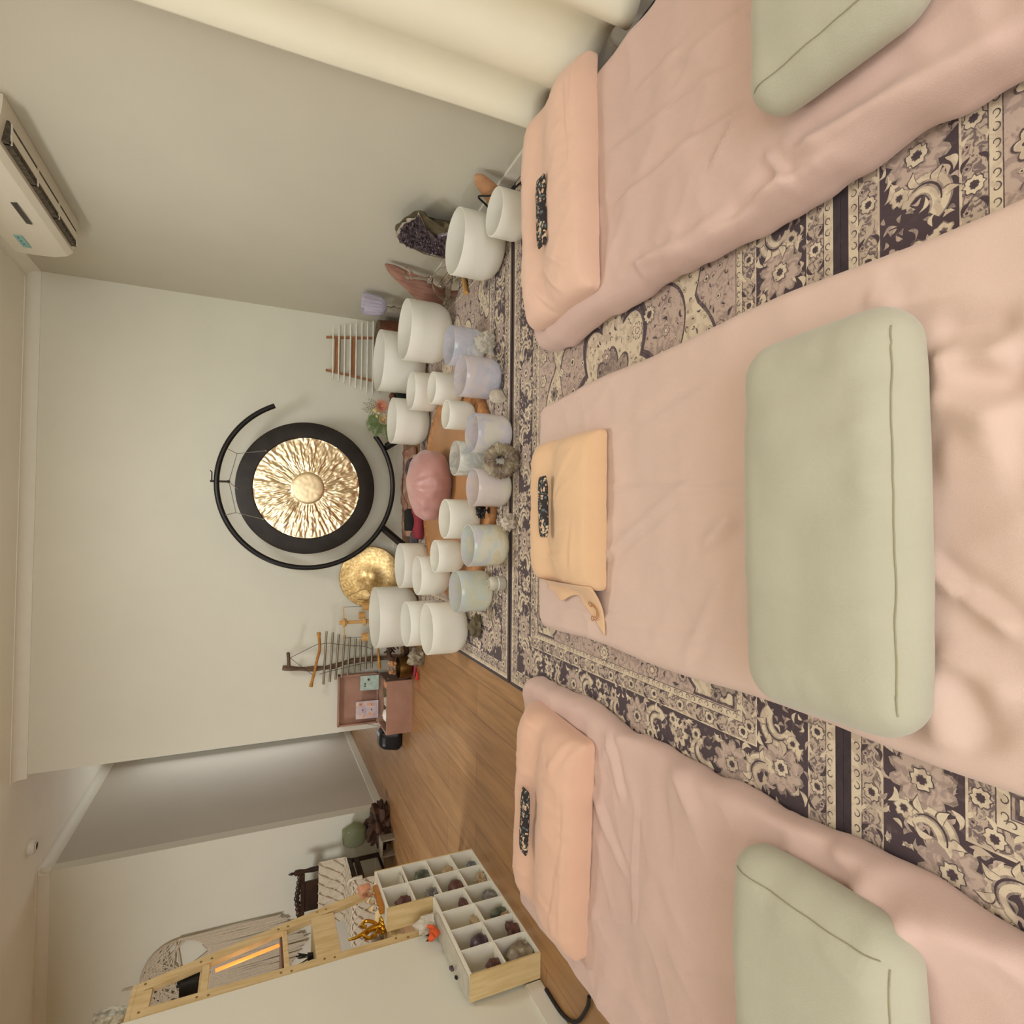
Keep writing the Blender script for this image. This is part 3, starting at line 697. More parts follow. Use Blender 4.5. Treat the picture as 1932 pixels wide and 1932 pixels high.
a = onZ(985, 1478, .2); b = onZ(990, 1610, .2); m_ = (a+b)/2
eyepad('black floral eye pillow on the salmon pillow near the cubby display', (m_.x, m_.y-.02), .205, .225, .050, -.02, -.2, 3)

# ---------------------------------------------------------------- sage bolsters
def bolster(label, cx, cy, z0, w_, d_, h_, rz, seed, zipper=True):
    root = thing('bolster_cushion', label, 'bolster cushion', (cx, cy, z0), rz)
    def fn(p):
        u, v = p.x/(w_/2), p.y/(d_/2); q = p.copy(); t = (p.z+h_/2)/h_
        puff = (1-abs(u)**4)*(1-abs(v)**4)
        q.z = t*h_*(.86+.14*max(0, puff))
        q.y += math.copysign(.010*(1-abs(u)**3), v)*abs(v)*math.sin(PI*t)
        q.x += math.copysign(.012*(1-abs(v)**3), u)*abs(u)**3*math.sin(PI*t)
        # gathers along the front seam
        g = math.exp(-((v+.62)/.25)**2)*t
        q.z += g*.010*max(-.2, N((p.x*24, p.y*5, 0), 1, seed))+.006*t*N((p.x*1, p.y*2, 0), 6, seed+3)+.005*t*N((p.x*3, p.y*1.5, 0), 5, seed+8)
        if abs(u) > .8: q.z += .004*t*N((p.x*6, p.y*24, 0), 1, seed+5)
        return q
    obj('cushion_cover', rbox(w_, d_, h_, min(.055, h_*.45), .0115, fn), 'sage', root)
    # seam along top front edge and zip
    r_ = min(.055, h_*.45)
    def surf(x, y):
        ix, iy = max(0, abs(x)-(w_/2-r_)), max(0, abs(y)-(d_/2-r_)); dd_ = min(r_*.98, math.hypot(ix, iy)); q = fn(Vector((x, y, h_/2-(r_-math.sqrt(r_*r_-dd_*dd_))))); q.z += .0012; return q
    bm = bmesh.new(); tube(bm, [surf(-w_/2*.88+w_*.88*k/90, -d_/2*.90) for k in range(91)], .0015, 6); obj('zip_seam', bm, 'thread', root)['label'] = 'darker seam line'
    if zipper:
        for s_ in (-1, 1):
            bm = bmesh.new(); tube(bm, [surf(s_*w_/2*.90, -d_/2*.84+d_*.84*k/50) for k in range(51)], .0011, 6); obj('end_seam', bm, 'thread', root)
bolster('sage green bolster cushion lying across the middle bed', .014, .698, .084, .675, .315, .125, .012, 1, False)
bolster('sage green bolster cushion on the bed beside the curtain, cut off at the picture edge', 1.115, .645, .124, .66, .31, .12, -.02, 11)
bolster('sage green bolster cushion beside the left wall, cut off at the picture edge', -.985, .715, .079, .70, .34, .125, .03, 21)

# ---------------------------------------------------------------- curtain
bm = bmesh.new(); G = []
ny, nz = 420, 40
for i in range(ny+1):
    s = i/ny; y = 1.945-2.7*s; row = []
    for j in range(nz+1):
        t = j/nz; z = .085+2.22*t
        amp = .034+.008*math.sin(s*9)
        ph = (s*2.7)/.285*2*PI
        hang = 1-.25*t
        x = 1.532-amp*hang*math.cos(ph+.5*math.sin(ph*.5))*min(1, .35+s*12)+.006*N((0, y*3, z*1.2), 1, 2)
        zz = z+(.014*math.sin(ph*.5+.6)+.02*math.sin(s*23))*(1-t)**3
        row.append(bm.verts.new((x, y-.01*math.sin(2*ph)*.5, zz)))
    G.append(row)
for i in range(ny):
    for j in range(nz): bm.faces.new((G[i][j], G[i+1][j], G[i+1][j+1], G[i][j+1]))
ge = bmesh.ops.extrude_face_region(bm, geom=bm.faces[:])
for v in ge['geom']:
    if isinstance(v, bmesh.types.BMVert): v.co.x += .003
cur = thing('curtain', 'long cream curtain hanging in soft folds on the right wall', 'curtain', (0, 0, 0))
obj('curtain_panel', bm, 'curtain', cur)
bm = tube(bmesh.new(), [(1.54, -.85, 2.315), (1.54, 1.96, 2.315)], .012, 14); obj('curtain_rail', bm, 'white', cur)
for y in (-.6, .65, 1.85): obj('rail_bracket', B2(1.54, 1.588, y-.012, y+.012, 2.305, 2.325), 'white', cur)

# ---------------------------------------------------------------- air conditioner
ac = thing('air_conditioner', 'white wall mounted split air conditioner high on the right wall', 'air conditioner', (1.588, 3.684, 1.95))
Lc_ = 1.0
prof = [(0, .0), (-.06, .004), (-.165, .022), (-.188, .045), (-.205, .10), (-.21, .21), (-.205, .265), (-.18, .285), (0, .29)]
bm = bmesh.new()
R_ = []
for y, s in ((-.012, .94), (0, 1), (-.0, 1), (-Lc_, 1), (-Lc_-.012, .94)):
    R_.append([bm.verts.new((px_*(s if px_ < -.1 else 1), y if s == 1 else (y+.024 if y > -.1 else y), .145+(pz-.145)*s)) for px_, pz in prof])
R_ = [R_[1], R_[3]]
for i in range(len(prof)-1): bm.faces.new((R_[0][i], R_[1][i], R_[1][i+1], R_[0][i+1]))
bm.faces.new(R_[0]); bm.faces.new(R_[1])
for v in [v for v in bm.verts if not v.link_faces]: bm.verts.remove(v)
obj('housing', bm, 'acwhite', ac, smooth=False)
obj('air_outlet', B2(-.150, -.068, -Lc_+.05, -.05, -.003, .021), 'slot', ac)['label'] = 'dark louvre slot'
rot = Matrix.Rotation(math.radians(-10), 3, 'Y')
bm = bmesh.new(); box(bm, (-.109, -Lc_/2, -.006), (.030, Lc_-.13, .004), Matrix.Rotation(math.radians(14), 3, 'Y')); obj('louvre', bm, 'acwhite', ac)
for k in range(4): obj('louvre_bracket', B2(-.150, -.068, -.055-.29*k-.008, -.055-.29*k, -.008, .018), 'acwhite', ac)
bm = bmesh.new()
for k in range(66): box(bm, (-.145, -.06-.0135*k, -.0045), (.012, .003, .004))
obj('outlet_fin', bm, 'slot', ac)
obj('display_panel', B2(-.2085, -.2035, -.56, -.37, .088, .11), 'display', ac)['label'] = 'dark rectangular display'
st = obj('energy_sticker', B2(-.2125, -.2095, -.22, -.09, .17, .205), 'sticker', ac); st['label'] = 'turquoise sticker'
bm = bmesh.new()
for k in range(3): box(bm, (-.2127, -.13-.035*k, .19), (.0006, .018, .006))
obj('sticker_print', bm, 'stickerd', st)

# ---------------------------------------------------------------- gong and stand
GY = 4.25
gs = thing('gong_stand', 'black tubular C shaped gong stand in front of the back wall', 'gong stand', (.277, GY, 0))
gc = Vector((0, 0, .722)); R0 = .585
pts = []
a0, a1 = math.radians(24), math.radians(360-50)
for k in range(97):
    a = a0+(a1-a0)*k/96; pts.append(gc+Vector((R0*math.cos(a), 0, R0*math.sin(a))))
obj('ring_tube', tube(bmesh.new(), pts, .0175, 14), 'black', gs)
for nm, A, Bp in (('leg', (.30, 0, .19), (.43, -.12, .0)), ('leg', (.30, 0, .19), (.44, .16, .0)), ('leg', (-.30, 0, .21), (-.50, -.16, .0)), ('leg', (-.30, 0, .21), (-.46, .14, .0))):
    A, Bp = Vector(A), Vector(Bp); d = Bp-A; bm = bmesh.new()
    box(bm, (A+Bp)/2, (.046, .03, d.length), d.to_track_quat('Z', 'Y').to_matrix()); obj('leg', bm, 'black', gs)
bm = bmesh.new()
tube(bm, [(.0, -.0, 1.345), (.0, -.004, 1.235)], .007, 8); tube(bm, [(0, 0, 1.335), (.06, 0, 1.335), (.07, 0, 1.345)], .004, 8)
bmesh.ops.create_uvsphere(bm, u_segments=12, v_segments=8, radius=.011, matrix=Matrix.Translation((.0, -.004, 1.235)))
obj('hanging_bolt', bm, 'cord', gs)
# the gong
gg = thing('gong', 'large round gong with hammered gold centre and black rim', 'gong', (.251, GY-.008, .735))
RG = .462; RI = .352; RB = .112
def disc(bm, r0, r1, nr, na, fn, thick=0):
    G = []
    for i in range(nr+1):
        r = r0+(r1-r0)*i/nr
        if r < 1e-6: G.append([bm.verts.new((0, fn(0, 0), 0))]*na); continue
        G.append([bm.verts.new((r*math.cos(2*PI*k/na), fn(r, 2*PI*k/na), r*math.sin(2*PI*k/na))) for k in range(na)])
    for i in range(nr):
        for k in range(na):
            a, b, c, d = G[i][k], G[i][(k+1) % na], G[i+1][(k+1) % na], G[i+1][k]
            bm.faces.new((c, d, a) if a is b else (a, b, c, d))
    return G
def gfn(r, a):
    s = min(1, (r-RB)/.02)*min(1, max(0, (RI-r)/.012)+.25)
    na = noise.noise(Vector((math.cos(a)*7.5, math.sin(a)*7.5, r*7)))+.8*noise.noise(Vector((math.cos(a)*15, math.sin(a)*15, r*15+4)))+.5*noise.noise(Vector((math.cos(a)*26, math.sin(a)*26, r*34+9)))
    return -.0048*s*na
bm = bmesh.new(); disc(bm, RB, RI, 90, 420, gfn); obj('hammered_face', bm, 'gold', gg)['label'] = 'hammered gold bronze face'
bm = bmesh.new(); disc(bm, 0, RB, 14, 96, lambda r, a: -.007-.003*(1-(r/RB)**2)-.0008*noise.noise(Vector((r*40*math.cos(a), r*40*math.sin(a), 0)))+(.006*((r/RB)**16))); obj('centre_boss', bm, 'gold2', gg)['label'] = 'smooth pale gold centre disc'
bm = lathe(bmesh.new(), [(RI, -.006), (RI+.006, .0012), (RG-.012, .0018), (RG, -.004), (RG, -.035), (RG-.004, -.035), (RG-.006, -.008), (RI, -.009)], 120, (0, 0, 0), Vector((0, -1, 0))); bm.faces.ensure_lookup_table()
bmesh.ops.delete(bm, geom=[f for f in bm.faces if len(f.verts) > 4], context='FACES'); obj('gong_rim', bm, 'gongrim', gg)['label'] = 'black patinated rim'
bm = lathe(bmesh.new(), [(RI-.002, -.012), (0.0, -.014)], 60, (0, 0, 0), Vector((0, -1, 0)))
bmesh.ops.delete(bm, geom=[f for f in bm.faces if len(f.verts) > 4], context='FACES'); obj('gong_back', bm, 'gold2', gg)
bm = bmesh.new()
h1, h2 = Vector((.245, -.006, .275)), Vector((-.222, -.006, .285)); k1, k2 = Vector((.215, -.004, .452)), Vector((-.18, -.004, .452)); tp = Vector((.026, .0, .497))
for P in ([h1, k1, tp], [h2, k2, tp], [k1, k1+Vector((.03, .0, .06))], [k2, k2+Vector((-.02, .0, .07))], [tp, tp+Vector((-.03, -.01, -.03)), tp+Vector((-.045, -.012, -.055))]): tube(bm, P, .0026, 6)
for h in (h1, h2): bmesh.ops.create_uvsphere(bm, u_segments=10, v_segments=6, radius=.008, matrix=Matrix.Translation(h))
obj('hanging_cord', bm, 'cordg', gg)
# small gong leaning on the wall
c = Vector((-.40, 4.405, .262)); nv = Vector((-.02, -1, .22)).normalized()
sg = thing('small_gong', 'small textured brass gong leaning on the back wall beside the black stand', 'gong', c)
def sgf(r, a): return 0
bm = lathe(bmesh.new(), [(0, .012), (.045, .011), (.052, .006), (.13, .004), (.19, .001), (.226, -.006), (.232, -.018), (.229, -.018), (.222, -.009), (.19, -.003), (.05, .002), (0, .004)], 90, (0, 0, 0), nv,
           fn=lambda a, z: 1+.006*math.sin(3*a+1))
obj('gong_face', bm, 'gold3', sg)
bm = tube(bmesh.new(), smoothpts([nv*.012+Vector(p) for p in ((-.14, 0, .17), (-.10, 0, .08), (-.09, 0, .03), (-.13, 0, .0), (-.17, 0, .02), (-.16, 0, .10))], 8), .002, 6); obj('string_loop', bm, 'pined', sg)

# ---------------------------------------------------------------- round timber platform
pl = thing('round_platform', 'round honey brown timber platform with carved edge under the pink cushion', 'platform', (.20, 3.14, .008))
obj('platform_top', lathe(bmesh.new(), [(0, .0), (.535, .0), (.535, .034), (0, .034)], 96), 'platform', pl)
obj('carved_rim', lathe(bmesh.new(), [(.536, 0), (.615, 0), (.62, .012), (.615, .030), (.605, .037), (.555, .037), (.536, .033)], 120, fn=lambda a, z: 1+.003*math.sin(44*a)), 'platrim', pl)
for k in range(52):
    bm = bmesh.new(); a = 2*PI*k/52; cc = Vector((.577*math.cos(a), .577*math.sin(a), .036))
    bmesh.ops.create_uvsphere(bm, u_segments=10, v_segments=6, radius=1, matrix=Matrix.Translation(cc) @ Matrix.Rotation(a+(.5 if k % 2 else -.5), 4, 'Z') @ Matrix.Diagonal((.026, .012, .006, 1)))
    obj('rim_carving', bm, 'platrim', pl)
# ---------------------------------------------------------------- crystal singing bowls
def bowlprof(r, h, th=.006, flare=0.0, fl=.5, hf=.36):
    P = [(0, 0), (r*fl, .0)]
    n = 10
    hb = min(h*hf, r*.85)
    for k in range(1, n+1):
        t = k/n*PI/2; P.append((r*fl+(r*(1-fl))*math.sin(t), hb*(1-math.cos(t))))
    P.append((r, h*.7)); P.append((r*(1+flare), h-.002)); P.append((r*(1+flare)-th*.3, h)); P.append((r*(1+flare)-th*.8, h)); P.append((r-th, h*.7))
    for k in range(n, -1, -1):
        t = k/n*PI/2; P.append((max(0, r*fl+(r*(1-fl)-th)*math.sin(t)-(0 if k else 0)), th+hb*(1-math.cos(t))*(1-.0)))
    P.append((0, th))
    return P
ZF, ZP = .0095, .046
BW = [
 (1.337, 2.543, .149, .224, ZF, 'frost', 'large frosted white bowl at the right, in front of the amethyst'),
 (1.341, 2.236, .099, .150, ZF, 'frost', 'frosted white bowl partly hidden by the peach pillow'),
 (1.165, 3.352, .178, .267, ZF, 'frost', 'large frosted white bowl in front of the iridescent goblet'),
 (1.126, 3.93, .205, .307, ZF, 'frost', 'very large frosted white bowl under the ivory rod chime'),
 (.916, 2.77, .100, .175, ZF, 'irblue', 'translucent blue tinted bowl behind the clear quartz lump'),
 (.708, 2.554, .098, .186, ZF, 'irlilac', 'iridescent lilac bowl beside the heart shaped stone'),
 (.838, 3.502, .119, .186, ZF, 'frost', 'frosted white bowl between the flowers and the timber platform'),
 (.742, 2.985, .087, .164, ZP, 'frost', 'frosted white bowl behind the lilac iridescent bowl on the platform rim'),
 (.696, 3.806, .153, .238, ZF, 'frost', 'frosted white bowl below the coral and cream flowers'),
 (.564, 2.781, .074, .148, ZP, 'frost', 'smallest frosted white bowl, behind the violet iridescent bowl'),
 (.418, 2.420, .091, .175, ZF, 'irviolet', 'iridescent violet bowl touching the ring shaped geode'),
 (.318, 2.580, .083, .164, ZP, 'irclear', 'silvery translucent bowl behind the white angel figurine'),
 (.172, 2.417, .086, .169, ZF, 'irpink', 'iridescent pink bowl to the left of the ring shaped geode'),
 (.031, 2.718, .098, .168, ZP, 'frost', 'frosted white bowl behind the black sparkling stone'),
 (-.091, 2.447, .096, .179, ZF, 'iryellow', 'iridescent yellow and blue bowl beside the white crystal cluster'),
 (-.165, 2.927, .086, .154, ZP, 'frost', 'frosted white bowl behind the yellow iridescent bowl on the platform'),
 (-.268, 3.722, .146, .191, ZF, 'frost', 'frosted white bowl beside the leg of the gong stand'),
 (-.288, 3.185, .110, .180, ZP, 'frost', 'frosted white bowl at the left rim of the timber platform'),
 (-.321, 2.639, .101, .171, ZF, 'irgreen', 'iridescent green tinted bowl behind the crystal jar'),
 (-.649, 4.04, .211, .289, ZF, 'frost', 'very large frosted white bowl below the small brass gong'),
 (-.586, 3.347, .131, .238, ZF, 'frost', 'frosted white bowl nested between two others at the left end'),
 (-.559, 2.999, .137, .210, ZF, 'frost', 'frosted white bowl at the left front edge of the rug'),
]
for i, (x, y, r, h, z, m, lb) in enumerate(BW):
    bm = lathe(bmesh.new(), bowlprof(r, h, .0045 if m != 'frost' else .006, 0, .58 if m != 'frost' else .5, .27 if m != 'frost' else .38), 72)
    o = obj('singing_bowl', bm, m, loc=(x, y, z)); tag(o, lb, 'singing bowl', 'crystal singing bowls')

# ---------------------------------------------------------------- pink cushion on the platform
bm = bmesh.new(); bmesh.ops.create_icosphere(bm, subdivisions=6, radius=1)
for v in bm.verts:
    n = v.co.normalized(); a = math.atan2(n.y, n.x); rr = math.hypot(n.x, n.y)
    fold = math.sin(a*13+3*N((math.cos(a), math.sin(a), 0), 1.5, 2)+2*n.z)*max(0, math.cos(a-math.radians(215)))
    k = 1+.03*fold*rr+.09*N(n, 1.5, 4)+.03*N(n, 3, 8)
    z = n.z; z = math.copysign(abs(z)**.8, z)
    v.co = Vector((n.x*.205*k, n.y*.185*k, max(0, .092+z*(.13 if z > 0 else .11)*k)))
o = obj('seat_cushion', bm, 'pinkcloth', loc=(.235, 3.24, .045)); tag(o, 'plump round seat cushion wrapped in dusky pink satin cloth', 'cushion')
# things behind the cushion
def fnf(p):
    q = p.copy(); t = (p.z+.012)/.024
    q.z = p.z+.012+t*(.02*N((p.x, p.y, 0), 7, 1)+.010*N((p.x, p.y, 0), 30, 2)+.01)
    q.x *= 1+.05*N((0, p.y*9, 0), 1, 3); q.y *= 1+.06*N((p.x*9, 0, 0), 1, 3); q.z = max(0, q.z); return q
o = obj('fur_throw', rbox(.66, .30, .024, .011, .011, fnf), 'fur', loc=(.24, 4.20, ZF)); tag(o, 'shaggy pink brown fur throw on the floor under the gong', 'throw')
def fnr(p):
    q = p.copy(); t = (p.z+.03)/.06; q.z = t*(.055+.02*N((p.x, p.y, 0), 14, 1)); return q
o = obj('folded_cloth', rbox(.46, .13, .06, .028, .011, fnr), 'redcloth', loc=(.13, 3.88, ZF)); tag(o, 'crimson cloth bundle behind the pink cushion', 'cloth')
o = obj('black_pouch', bev(B2(-.075, .075, -.05, .05, 0, .075), .008), 'blackm', loc=(.035, 4.01, .02)); o.rotation_euler = (0, 0, .1); tag(o, 'black block shaped pouch behind the crimson cloth', 'pouch')
def fnb(p):
    q = p.copy(); t = (p.z+.05)/.1; rr = (p.x**2+p.y**2)**.5; q.z = t*(.10+.02*N((p.x, p.y, 0), 18, 5)-rr*.3); return q
o = obj('drawstring_bag', rbox(.16, .13, .1, .06, .01, fnb), 'bluegrey', loc=(.395, 3.98, ZF)); tag(o, 'blue grey cloth bag below the gong', 'bag')
t = thing('gong_mallet', 'gong mallet with tan shaft and black grip behind the pink cushion', 'mallet', (0, 0, 0))
A, Bp = Vector((.37, 3.84, .115)), Vector((.465, 3.70, .06)); mid = A.lerp(Bp, .45)
obj('shaft', tube(bmesh.new(), [A, mid], .008, 10), 'pinet', t); obj('grip', tube(bmesh.new(), [mid, Bp], .014, 12), 'blackm', t)
o = obj('shell_pebble', rock(.035, .03, .022, 3, 3, .1), 'quartzw', loc=(.475, 4.03, ZF)); tag(o, 'smooth pale pebble behind the grey cloth bag', 'pebble')
bm = tube(bmesh.new(), smoothpts([(.36, 4.02, .115), (.22, 4.0, .12), (.14, 4.03, .075), (.10, 4.10, .07), (.02, 4.16, .065), (.06, 4.24, .06), (.12, 4.22, .06)], 8), .002, 6)
o = obj('curled_wire', bm, 'cord'); tag(o, 'thin dark wire curling over the fur throw', 'wire')
o = obj('crystal_tray', rock(.055, .04, .03, 41, 3, .2), 'bluegrey', loc=(-.10, 4.02, ZF)); tag(o, 'grey banded stone lying left of the black pouch', 'stone')

# ---------------------------------------------------------------- stones and ornaments in front of the bowls
bm = rock(.05, .042, .05, 11, 4, .3, True, 2.6); points_cluster(7, .02, .05, 3, bm, .5)
bm2 = bm
o = obj('quartz_lump', bm2, 'clearq', loc=(.90, 2.60, ZF)); tag(o, 'clear craggy quartz lump in front of the blue tinted bowl', 'crystal')
bm = bmesh.new(); P = []
for k in range(48):
    a = 2*PI*k/48; s = 1-.28*max(0, math.cos(a+PI))**6+.25*max(0, math.cos(a))**8; P.append((a, s))
lathe(bm, [(0, -.012), (.6, -.010), (1, 0), (.6, .012), (0, .014)], 48, fn=lambda a, z: .034*(1+.35*max(0, math.cos(a))**8))
for v in bm.verts: v.co = Vector((v.co.x, v.co.z*1.0, v.co.y)) if False else Vector((v.co.y, -v.co.z, -v.co.x))
o = obj('heart_stone', bm, 'quartzw', loc=(.600, 2.44, ZF+.046)); o.rotation_euler = (math.radians(-18), .35, 0); tag(o, 'pale pointed heart shaped calcite stone in front of the lilac bowl', 'crystal')
bm = bmesh.new()  # ring geode: torus with crystals
for k in range(60):
    pass
bmesh.ops.create_icosphere(bm, subdivisions=1, radius=.001); bm.clear()
Rr, rr_ = .047, .028; G = []
for i in range(72):
    a = 2*PI*i/72; row = []
    for j in range(28):
        b = 2*PI*j/28; k = 1+.28*N((math.cos(a)*2, math.sin(a)*2, b*.6), 1.6, 4)+.14*round(2.2*N((math.cos(a)*4, math.sin(a)*4, b), 2.2, 8))
        if math.cos(b) < -.5: k *= .75
        R__ = Rr+rr_*k*math.cos(b)*1.1; row.append(bm.verts.new((R__*math.cos(a), rr_*.8*k*math.sin(b), R__*math.sin(a))))
    G.append(row)
for i in range(72):
    for j in range(28): bm.faces.new((G[i][j], G[(i+1) % 72][j], G[(i+1) % 72][(j+1) % 28], G[i][(j+1) % 28]))
MT['geode'] = mat('grey_green_geode', (166, 156, 128), .35, c2=(112, 92, 78), scale=22, detail=6, bump=.8, bscale=90)
o = obj('ring_geode', bm, 'geode', loc=(.285, 2.305, ZF+.078)); o.rotation_euler = (math.radians(-22), 0, .1); tag(o, 'ring shaped grey geode standing upright with a dark hole', 'geode')
ang = thing('angel_figurine', 'tiny white angel figurine beside the ring geode', 'figurine', (.302, 2.462, ZF))
bm = lathe(bmesh.new(), [(.016, 0), (.014, .012), (.007, .035), (.005, .042), (0, .044)], 20); obj('gown', bm, 'white', ang)
bm = bmesh.new(); bmesh.ops.create_uvsphere(bm, u_segments=14, v_segments=10, radius=.009, matrix=Matrix.Translation((0, 0, .052))); obj('head', bm, 'white', ang)
for s in (-1, 1):
    bm = bmesh.new(); bmesh.ops.create_uvsphere(bm, u_segments=12, v_segments=8, radius=1, matrix=Matrix.Translation((s*.013, .004, .034)) @ Matrix.Rotation(s*.7, 4, 'Y') @ Matrix.Diagonal((.005, .003, .015, 1))); obj('wing', bm, 'white', ang)
ds = thing('druzy_stone', 'black glittering druzy stone on a small stand by the platform edge', 'stone', (.072, 2.545, ZP))
bm = rock(.036, .02, .024, 21, 4, .25, True, 3); [setattr(v, 'co', v.co+Vector((0, 0, .022))) for v in bm.verts]
MT['druzy'] = mat('black_druzy', (70, 66, 60), .12, metal=.6, c2=(18, 17, 16), scale=120, detail=3, bump=1.0, bscale=220)
obj('druzy_face', bm, 'druzy', ds); obj('stand', lathe(bmesh.new(), [(.016, 0), (.014, .004), (.003, .006), (.003, .024), (0, .026)], 18), 'blackm', ds)
bm = rock(.034, .03, .036, 31, 3, .45, True, 2.4); points_cluster(9, .02, .045, 6, bm, 1.1, .2)
o = obj('white_cluster', bm, 'quartzw', loc=(.012, 2.335, ZF)); tag(o, 'small white crystal cluster in front of the yellow iridescent bowl', 'crystal')
jr = thing('crystal_jar', 'ribbed clear crystal jar in front of the green tinted bowl', 'jar', (-.268, 2.445, ZF))
obj('jar_body', lathe(bmesh.new(), [(0, 0), (.031, 0), (.034, .006), (.034, .030), (.031, .034), (.030, .036), (.033, .040), (.033, .062), (.026, .070), (.017, .074), (.017, .084), (.012, .084), (.012, .07), (.024, .06), (.026, .01), (0, .006)], 40,
    fn=lambda a, z: 1+.04*math.sin(14*a)), 'clearq', jr)
obj('jar_band', lathe(bmesh.new(), [(.0345, .033), (.0355, .036), (.0345, .039), (.033, .036)], 40), 'white', jr)
o = obj('dark_rock', rock(.055, .035, .032, 51, 3, .4, True, 2), 'geoded' if 'geoded' in MT else 'amskin', loc=(-.515, 2.74, ZF)); tag(o, 'dark grey brown rough rock on the rug near the left bowls', 'rock')
o = obj('green_leaf_stone', rock(.03, .05, .012, 61, 3, .2), 'leaf', loc=(1.02, 2.96, ZF)); tag(o, 'dark green flat stone between the large bowl and the blue tinted bowl', 'stone')
# wooden mallet tube, cable
o = obj('wooden_tube', tube(bmesh.new(), [(1.288, 2.975, ZF+.0135), (1.455, 3.045, ZF+.0135)], .0135, 20), 'pinet'); tag(o, 'short pale wooden tube lying on the rug beside the large right bowl', 'tube')
bm = tube(bmesh.new(), smoothpts([(1.47, 2.52, .03), (1.50, 2.47, .10), (1.49, 2.40, .17), (1.47, 2.335, .135), (1.50, 2.30, .05), (1.53, 2.26, .012)], 8), .0045, 8)
o = obj('black_cable', bm, 'blackm'); tag(o, 'loop of black cable between the two right bowls', 'cable')
o = obj('loose_cable', tube(bmesh.new(), smoothpts([(-1.585, 1.68, .012), (-1.64, 1.70, .008), (-1.74, 1.77, .008), (-1.79, 1.87, .008), (-1.795, 2.0, .008)][::-1], 8), .0065, 8), 'blackm'); tag(o, 'black cable end on the oak floor by the left bed', 'cable')

# ---------------------------------------------------------------- right wall group
def slab(name, label, A, Bp, w0, w1, th, m, nrm=Vector((-1, 0, .2)), cat='slab', seed=0):
    A, Bp = Vector(A), Vector(Bp); d = (Bp-A); L = d.length; d.normalize(); n = (nrm-d*nrm.dot(d)).normalized(); s = d.cross(n); bm = bmesh.new(); rows = []
    for i in range(25):
        t = i/24; W = w0+(w1-w0)*t; W *= (1-max(0, (t-.86)/.14)**2*.75)*(1+.10*N((t*6, 0, 0), 1, seed)); c = A+d*L*t
        T = th*(1-.4*t)
        rows.append([bm.verts.new(c+s*(W/2*math.cos(a))+n*(T/2*math.sin(a))*(1+.2*N((t*8, a, 0), 1, seed))) for a in [2*PI*k/16 for k in range(16)]])
    for a, b in zip(rows, rows[1:]):
        for k in range(16): bm.faces.new((a[k], a[(k+1) % 16], b[(k+1) % 16], b[k]))
    bm.faces.new(rows[0]); bm.faces.new(rows[-1])
    o = obj(name, bm, m); tag(o, label, cat); return o
slab('timber_slab', 'pinkish brown tapered wood slab leaning on the right wall behind the glass chalice', (1.41, 3.49, .012), (1.555, 3.40, .385), .17, .05, .05, 'pinkstone', Vector((-.6, -1, .2)), 'wood slab', 3)
slab('timber_slab', 'tan pointed wood slab leaning on the right wall behind the pillow side bowl', (1.47, 2.42, .012), (1.56, 2.36, .20), .13, .05, .03, 'tanslab', Vector((-1, -.6, .2)), 'wood slab', 5)
# amethyst cathedral
am = thing('amethyst_geode', 'tall dark amethyst geode standing against the right wall', 'geode', (1.50, 2.96, ZF))
def face_outline():
    # y (toward back wall), z outline of the front face, from the photograph
    return [(-.10, 0), (-.13, .10), (-.10, .18), (-.02, .215), (.06, .23), (.12, .30), (.19, .385), (.185, .42), (.13, .46), (.04, .475), (-.06, .44), (-.14, .36), (-.19, .24), (-.20, .12), (-.17, 0)]
pix = [(845, 425), (838, 430), (822, 438), (812, 432), (808, 415), (800, 402), (791, 398), (782, 399), (765, 412), (752, 420), (744, 430), (748, 445), (755, 458), (775, 467), (800, 478), (812, 479), (835, 483), (848, 492)]
cn = []
for x, y in pix:
    q = onX(x, y, 1.50); cn.append((q.y-2.96, q.z-ZF))
cn.append((cn[-1][0]+.02, 0)); cn.append((cn[0][0]-.03, 0))
def extr(outline, x0, x1, inset=0, jag=0, seed=0):
    bm = bmesh.new(); cyy = sum(p[0] for p in outline)/len(outline); czz = sum(p[1] for p in outline)/len(outline)
    dense = []
    for i in range(len(outline)):
        a, b = outline[i], outline[(i+1) % len(outline)]
        for k in range(4): t = k/4; dense.append((a[0]+(b[0]-a[0])*t, a[1]+(b[1]-a[1])*t))
    def rg(x, s, j):
        out = []
        for k, (y, z) in enumerate(dense):
            nn = 1+j*N((y*40, z*40, x*10), 1, seed); out.append(bm.verts.new((x+j*.03*N((y*30, z*30, 0), 1, seed+2), cyy+(y-cyy)*s*nn, max(0, czz+(z-czz)*s*nn))))
        return out
    n = 6; rings = [rg(x0+(x1-x0)*i/n, (1-.62*(i/n)**1.3), jag) for i in range(n+1)]
    if inset:
        rings.insert(0, rg(x0-.004, 1-inset*.6, jag)); 
    for a, b in zip(rings, rings[1:]):
        for k in range(len(dense)): bm.faces.new((a[k], a[(k+1) % len(dense)], b[(k+1) % len(dense)], b[k]))
    bmesh.ops.triangulate(bm, faces=[bm.faces.new(rings[-1])])
    return bm, rings[0], (cyy, czz)
bm, r0_, cc_ = extr(cn, 0, .065, 0, .08, 3); bmesh.ops.triangulate(bm, faces=[bm.faces.new(r0_)]); obj('geode_rind', bm, 'amskin', am)['label'] = 'olive brown rind'
fp = [(848, 441), (832, 446), (820, 456), (812, 453), (806, 437), (798, 420), (791, 405), (786, 409), (782, 415), (770, 417), (760, 425), (754, 436), (750, 446), (757, 456), (775, 465), (800, 476), (835, 481), (848, 489)]
fo = []
